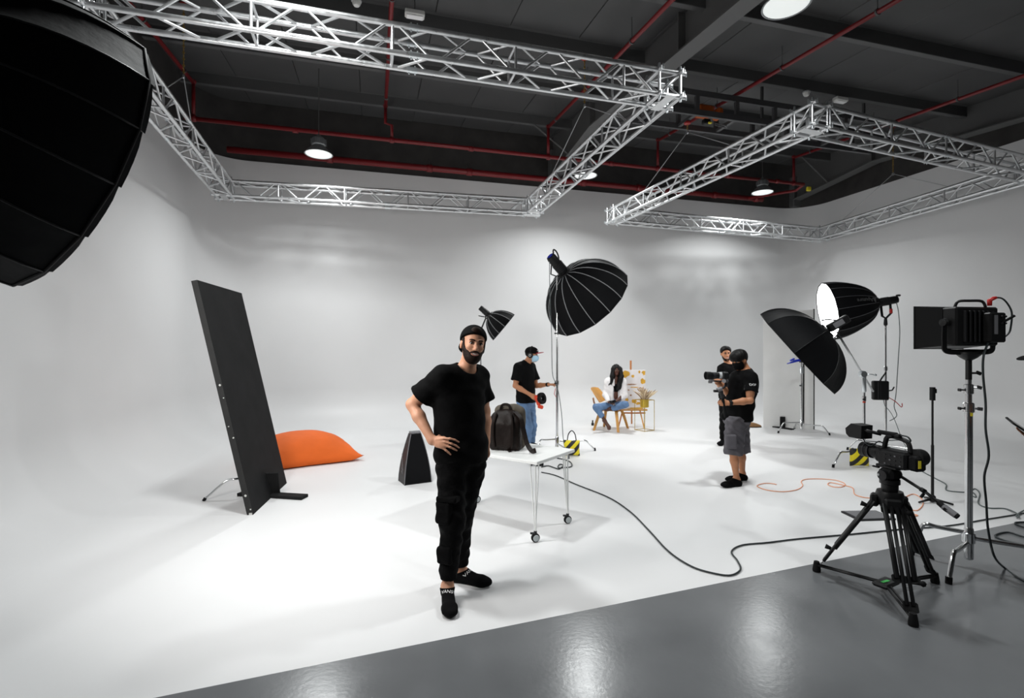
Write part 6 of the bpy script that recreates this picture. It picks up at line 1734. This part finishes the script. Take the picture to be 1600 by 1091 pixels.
P3.shell('hair', 'hair_black', t, .013, [((0, .0, -.062), (0, .42, -1)), ((0, .085, .012), (0, .5, -1))], extra=hx3, subs=lambda F: ([F.op(el(P3.hp(.088 * sx, .012, -.018), npv(.034, .034, .034), P3.H), .006, 's') for sx in (-1, 1)], F.op(el(P3.hp(0, .095, -.025), npv(.075, .07, .045), P3.H), .006, 's')), h=.005, warp=lambda x, y, z: .0012 * np.sin(140 * x + 110 * y + 3 * np.sin(25 * z)) + .0008 * np.sin(330 * y - 240 * x))
m = MB(); wd = V(J['wrL'] - J['elL']).normalized(); wq = V(lerp(J['wrL'], J['elL'], .04)); m.lathe([(.026, -.017), (.035, -.017), (.035, .017), (.026, .017)], 16, wq, wd, closed=False); sw = m.build('watch_strap', 'black_rubber', t, True, 40)
m = MB(); m.box(wq + Vector((0.005, -.034, .004)), (.032, .010, .036), None, .004); m.build('watch_case', 'black_plastic', sw)
wrap_text('DOP', .036, bt_, Wn(1175.5, 601.5, D - .24), (.20, -1, .05), (0.05, 0, 1), 'print_white', t, name='sleeve_print')
q = Wn(1151, 598, D - .2); nn = Vector((-.45, -.85, 0))
wrap_text('l', .06, bt_, q, nn, (.45, 0, 1), 'print_grey', t, name='chest_logo'); wrap_text('DOP', .026, bt_, q + npv(0, 0, -.04), nn, (0, 0, 1), 'print_grey', t, name='chest_print')
# gimbal and camera
t = thing('camera_gimbal', 'black handheld gimbal stick gripped by the operator', 'camera gimbal', Wn(1133, 655, D - .25))
g0, g1, g2 = V(Wn(1134, 652, D - .24)), V(Wn(1129, 622, D - .27)), V(Wn(1126.5, 611, D - .27))
m = MB(); m.tube([g0, g1], [.017, .018], 12); m.build('handle', 'black_rubber', t, True, 40)
m = MB(); m.tube([g1, g2], .022, 12); m.build('pan_motor', 'dark_grey', t, True, 40)
m = MB(); m.tube([g2, g2 + Vector((-.02, 0, .02)), g2 + Vector((.05, .02, .04)), V(Wn(1134, 600, D - .22)), V(Wn(1133, 595.5, D - .2))], .013, 10); m.build('arm', 'dark_grey', t, True)
m = MB(); m.cyl(g2 + Vector((-.05, -.02, .01)), g2 + Vector((.0, -.02, .03)), .026, n=14); m.cyl(V(Wn(1131, 595.5, D - .26)), V(Wn(1135, 595.5, D - .18)), .024, n=14); m.build('roll_motor', 'mid_grey', t, True, 40)
m = MB(); m.box(g2 + Vector((-.06, -.02, .0)), (.07, .03, .03), None, .006); m.build('tripod_foot', 'black_metal', t)
cc_ = V(Wn(1119, 587, D - .22))
t = thing('cinema_camera', 'black mirrorless camera with long lens mounted on the gimbal', 'camera', cc_ - ZX * .08)
fd = Vector((-1, -.12, .0)).normalized(); Rg = frame_from(fd)
m = MB(); m.box(cc_ + Vector((.10, .01, 0)), (.075, .11, .085), None, .012); m.build('camera_body', 'black_plastic', t)
m = MB(); m.lathe([(0, -.08), (.034, -.08), (.036, -.03), (.036, .0), (.040, .004), (.040, .06), (.046, .07), (.048, .13), (.043, .13), (.036, .11), (0, .11)], 22, cc_, fd); ln = m.build('lens', 'black_plastic', t, True, 35)
m = MB(); m.lathe([(.034, -.065), (.041, -.065), (.041, -.028), (.034, -.028)], 22, cc_, fd, closed=False); m.build('grey_ring', 'light_grey', ln, True, 35)
m = MB(); m.lathe([(.036, .02), (.0415, .02), (.0415, .05), (.036, .05)], 22, cc_, fd, closed=False); m.build('focus_ring', 'dark_grey', ln, True, 35)
m = MB(); m.box(cc_ + Vector((-.0, .0, -.065)), (.14, .05, .014), None, .003); m.build('base_plate', 'dark_grey', t)
m = MB(); m.box(cc_ + Vector((-.06, -.01, -.055)), (.05, .05, .03), None, .006); m.cyl(cc_ + Vector((-.09, 0, -.075)), cc_ + Vector((-.05, 0, -.075)), .016, n=10); m.build('lens_support', 'mid_grey', t)
# ---------------------------------------------------------------- 4. bearded man behind the operator
D = 8.75
J = dict(head=Wn(1134, 553, D), neck=Wn(1138, 568, D + .02), chest=Wn(1140, 585, D), pelvis=Wn(1139, 630, D),
         shR=Wn(1128.5, 577, D - .06), shL=Wn(1155, 577, D + .06), elR=Wn(1124, 602, D - .12), wrR=Wn(1140, 604, D - .27),
         elL=Wn(1152, 604, D - .05), wrL=Wn(1128, 598, D - .28), hipR=Wn(1133, 636, D - .02), hipL=Wn(1147, 636, D + .02),
         knR=Wn(1132, 670, D - .05), knL=Wn(1147, 670, D), anR=Wn(1131, 693, D), anL=Wn(1148, 691, D + .1), toR=Wn(1123, 697, D - .18), toL=Wn(1147, 697, D - .1))
for k in ('anR', 'anL'): J[k][2] = .085
for k in ('toR', 'toL'): J[k][2] = .035
t = thing('person', 'bearded man in black with folded arms partly hidden behind the operator', 'person', (J['pelvis'][0], J['pelvis'][1], 0))
P4 = Human(J, (-.25, -.97, 0), (-.15, -.98, -.1), (-.05, 0, 1), .97, 1.0, .008)
hr = P4.grip(J['wrR'], (.9, -.1, .2), (.1, -1, 0), (0, 0, 1), (.2, .4, .4), .97); hl = P4.grip(J['wrL'], (-.9, -.1, .2), (-.1, -1, 0), (0, 0, 1), (.2, .4, .4), .97)
P4.body('skin_tan', t, [hl, hr])
P4.tee('tee_black', t, .79, .62, .014); P4.trousers('pants_black', t, .86, .95, (.10, .08, .07)); P4.socks('sock_black', t, .02)
P4.eyes(t, brow='hair_black', smile=True)
P4.shell('hair', 'hair_black', t, .010, [((0, .055, .052), (0, .75, -.66)), ((0, 0, -.045), (0, .3, -1))], extra=lambda F: F.op(el(P4.hp(0, .005, .07), npv(.078, .096, .062), P4.H), .03, grow=.007), subs=lambda F: [F.op(el(P4.hp(.088 * sx, .012, -.012), npv(.03, .03, .03), P4.H), .006, 's') for sx in (-1, 1)])
def bd4(F):
    F.op(el(P4.hp(0, .022, -.035), npv(.064, .074, .085), P4.H), .0, grow=.004); F.op(el(P4.hp(0, .050, -.084), npv(.041, .041, .034), P4.H), .02, grow=.006)
P4.shell('beard', 'hair_black', t, -.03, [((0, .03, -.032), (0, .62, .78)), ((0, .012, 0), (0, -1, .12))], extra=bd4, subs=lambda F: F.op(el(P4.hp(0, .098, -.056), npv(.026, .03, .011), P4.H), .004, 's'))
# ---------------------------------------------------------------- 5. seated woman
D = 10.22
J = dict(head=Wn(963, 578.5, D), neck=Wn(962, 590, D + .02), chest=Wn(961.5, 604, D + .02), pelvis=Wn(960.5, 631, D + .02),
         shR=Wn(950, 596.5, D), shL=Wn(973.5, 596.5, D + .02), elR=Wn(946, 617, D - .02), wrR=Wn(951.5, 628.5, D - .22),
         elL=Wn(976, 618, D - .04), wrL=Wn(962, 627.5, D - .22), hipR=Wn(954, 634, D - .02), hipL=Wn(967, 634, D - .02),
         knR=Wn(931.5, 636.5, D - .22), knL=Wn(977, 632, D - .34), anR=Wn(944.5, 657, D - .18), anL=Wn(957, 639, D - .14), toR=Wn(954.5, 671, D - .26), toL=Wn(944, 641, D - .1))
t = thing('person', 'woman with long black hair, open white shirt and jeans seated on the plywood chair', 'person', (J['pelvis'][0], J['pelvis'][1], 0))
P5 = Human(J, (.02, -1, 0), (-.06, -1, -.02), (0, 0, 1), .88, .88, .0075)
P5.J['anR'] = J['anR'] = Wn(945, 657.5, D - .18)
def grip5(wr, d): return P5.grip(wr, d, (0, -.5, .8), (0, -.9, -.3), (.5, .6, .5), .85)
P5.J['freeR'] = np.array(J['anR']); P5.J['freeL'] = np.array(J['anL'])
P5.body('skin_dark', t, [grip5(J['wrR'], (.8, -.3, -.1)), grip5(J['wrL'], (-.8, -.3, -.05))])
P5.trousers('jeans', t, P5.J['pelvis'][2] + .09, dict(R=.70, L=.98), (.092, .075, .062), name='jeans')
# black top
F = Field(*P5.bounds(.1), .0075); P5.torso(F, .002, .05); F.cut((0, 0, J['chest'][2] - .10), (0, 0, -1)); F.cut((0, 0, J['chest'][2] + .055), (0, 0, 1)); F.build('crop_top', 'tee_black', t)
# open shirt: torso shell with a V opening at the front + long sleeves
F = Field(*P5.bounds(.14), .0075); P5.torso(F, .016, .06); F.op(rc(J['chest'], J['pelvis'], .15, .165, (P5.T[:, 1], .76)), .06)
wv_ = lambda x, y, z: .004 * np.sin(45 * z + 30 * x) * np.sin(28 * y - 20 * z)
for sd in 'LR':
    F.op(rc(J['sh' + sd], J['el' + sd], .062, .058), .03); F.op(rc(J['el' + sd], lerp(J['el' + sd], J['wr' + sd], .8), .058, .045), .03)
F.warp(wv_); F.cut((0, 0, J['pelvis'][2] - .03), (0, 0, -1))
F.op(el(P5.tp(J['neck'], 0, .04, .03), npv(.085, .08, .08), P5.T), .005, 's')
cx = J['chest']; F.op(el(cx + npv(0, -.16, .03), npv(.068, .12, .22)), .01, 's'); F.op(el(cx + npv(0, -.17, -.18), npv(.085, .13, .20)), .01, 's')
F.build('shirt', 'shirt_white', t)
m = MB()
for sg in (-1, 1):
    P_ = smooth_path([V(P5.tp(J['neck'], .055 * sg, -.03, .045)), V(P5.tp(J['neck'], .07 * sg, .05, .02)), V(P5.tp(J['neck'], .062 * sg, .095, -.05)), V(P5.tp(J['chest'], .06 * sg, .13, .02))], 4)
    m = MB(); m.tube(P_, .016, 8); m.build('collar', 'shirt_white', t, True)
P5.eyes(t, brow='hair_black', lip='lip_dark')
def hx5(F):
    for sx in (-1, 1):
        for k in range(3):
            x0 = .055 + .014 * k
            F.op(rc(P5.hp(x0 * sx, -.01 + .03 * k, .03), P5.hp((x0 + .022) * sx, .0 + .045 * k, -.13), .040, .040), .03)
            F.op(rc(P5.hp((x0 + .022) * sx, .0 + .045 * k, -.13), P5.hp((x0 + .005 + (.05 if sx > 0 else -.02)) * sx, .04 + .05 * k, -.30 if sx > 0 else -.40), .040, .022), .03)
    F.op(rc(P5.hp(-.06, .10, -.20), P5.hp(-.02, .13, -.42), .045, .035), .04)
    F.op(rc(P5.hp(.09, .06, -.22), P5.hp(.19, .10, -.34), .030, .012), .03)
    F.op(rc(P5.hp(0, -.06, .02), P5.hp(0, -.08, -.25), .085, .08), .04)
F = Field(J['head'] - [.32, .32, .50], J['head'] + [.32, .25, .2], .0075)
F.op(el(P5.hp(0, -.012, .035), npv(.077, .096, .086) * P5.S, P5.H), 0, grow=.016); hx5(F)
F.op(el(P5.hp(0, .075, -.040), npv(.052, .085, .098) * P5.S, P5.H), .008, 's'); F.op(rc(P5.hp(.005, .10, -.1), P5.hp(.012, .14, -.24), .045, .035), .01, 's')
F.warp(lambda x, y, z: .003 * np.sin(160 * x + 8 * np.sin(8 * z))); F.build('long_hair', 'hair_black', t)
c_ = V(lerp(J['wrR'], J['wrL'], .5)) + Vector((.0, -.06, .01))
t = thing('held_phone', 'small black phone in the lap of the seated woman', 'phone', c_ - ZX * .02)
m = MB(); m.box(c_, (.14, .075, .010), Matrix.Rotation(.5, 3, 'X') @ Matrix.Rotation(.3, 3, 'Z'), .003); m.build('case', 'black_plastic', t)
m = MB(); m.box(c_ + Matrix.Rotation(.5, 3, 'X') @ Vector((0, 0, .0055)), (.13, .068, .002), Matrix.Rotation(.5, 3, 'X') @ Matrix.Rotation(.3, 3, 'Z')); m.build('screen', 'screen_dark', t)
# ---------------------------------------------------------------- 6. person at the frame edge with phone
bx = Vector((3.60, 3.02, 0))
hz_ = 1.60
def q6(x, y, z): return npv(bx.x + x, bx.y + y, z)
J = dict(head=q6(-.365, 0, hz_), neck=q6(-.27, .01, 1.44), chest=q6(-.12, .0, 1.24), pelvis=q6(.06, .0, .90),
         shL=q6(-.16, -.20, 1.38), shR=q6(-.14, .18, 1.38), elL=q6(-.22, -.24, 1.08), wrL=q6(-.545, -.12, 1.145),
         elR=q6(.06, .20, 1.12), wrR=q6(.10, .10, .88), hipL=q6(.06, -.09, .88), hipR=q6(.06, .09, .88),
         knL=q6(.04, -.10, .48), knR=q6(.06, .10, .48), anL=q6(.07, -.10, .085), anR=q6(.12, .10, .085), toL=q6(-.10, -.12, .035), toR=q6(-.08, .12, .035))
t = thing('person', 'person in black cap reaching into view holding a dark phone', 'person', (bx.x, bx.y, 0))
P6 = Human(J, (-1, 0, 0), (-1, .0, -.25), (-.2, 0, 1), .96, 1.0, .007)
ld = (W(1577, 656, 2.90) - W(1600, 671, 2.90)).normalized(); Rq = Matrix((ld, ld.cross(Vector((.2, 1, .5))).cross(ld).normalized() * 1.0, ld.cross(Vector((.2, 1, .5))).normalized())).transposed()
pcn = W(1577, 657, 2.90) - ld * .075
nup = Rq @ Vector((0, 0, 1)); sd6 = Rq @ Vector((0, 1, 0))
if nup.z < 0: nup = -nup
P6.J['wrL'] = J['wrL'] = A3(pcn - ld * .172 - nup * .021)
hl = P6.grip(J['wrL'], ld, -nup, sd6, (.03, .06, .08), .95)
hr = P6.grip(J['wrR'], (-.1, 0, -1), (0, 1, 0), (-1, 0, 0), (.3, .4, .4), .95)
P6.body('skin_brown', t, [hl, hr]); P6.tee('tee_black', t, .86, .62, .014); P6.trousers('pants_black', t, .93, .95); P6.socks('sock_black', t, .03)
P6.eyes(t, brow='hair_black')
P6.shell('cap', 'cap_black', t, .011, [((0, 0, .028), (0, -.05, -1))], extra=lambda F: F.op(el(P6.hp(0, 0, .06), npv(.082, .10, .068), P6.H), .02, grow=.006))
F = Field(J['head'] - .26, J['head'] + .26, .006); F.op(el(P6.hp(0, .12, .035), npv(.07, .085, .009), fr(P6.H @ npv(0, 1, .0)))); F.op(el(P6.hp(0, -.012, .035), npv(.075, .094, .086), P6.H), 0, 's'); F.build('cap_brim', 'cap_black', t)
hk = V(hl['palm'][0])
t = thing('smartphone', 'black smartphone held out by the person at the right edge of the floor', 'phone', hk)
m = MB(); m.box(pcn, (.155, .075, .010), Rq, .004); m.build('case', 'black_plastic', t)
m = MB(); m.box(pcn + nup * .0055, (.145, .068, .002), Rq); m.build('screen', 'screen_dark', t)
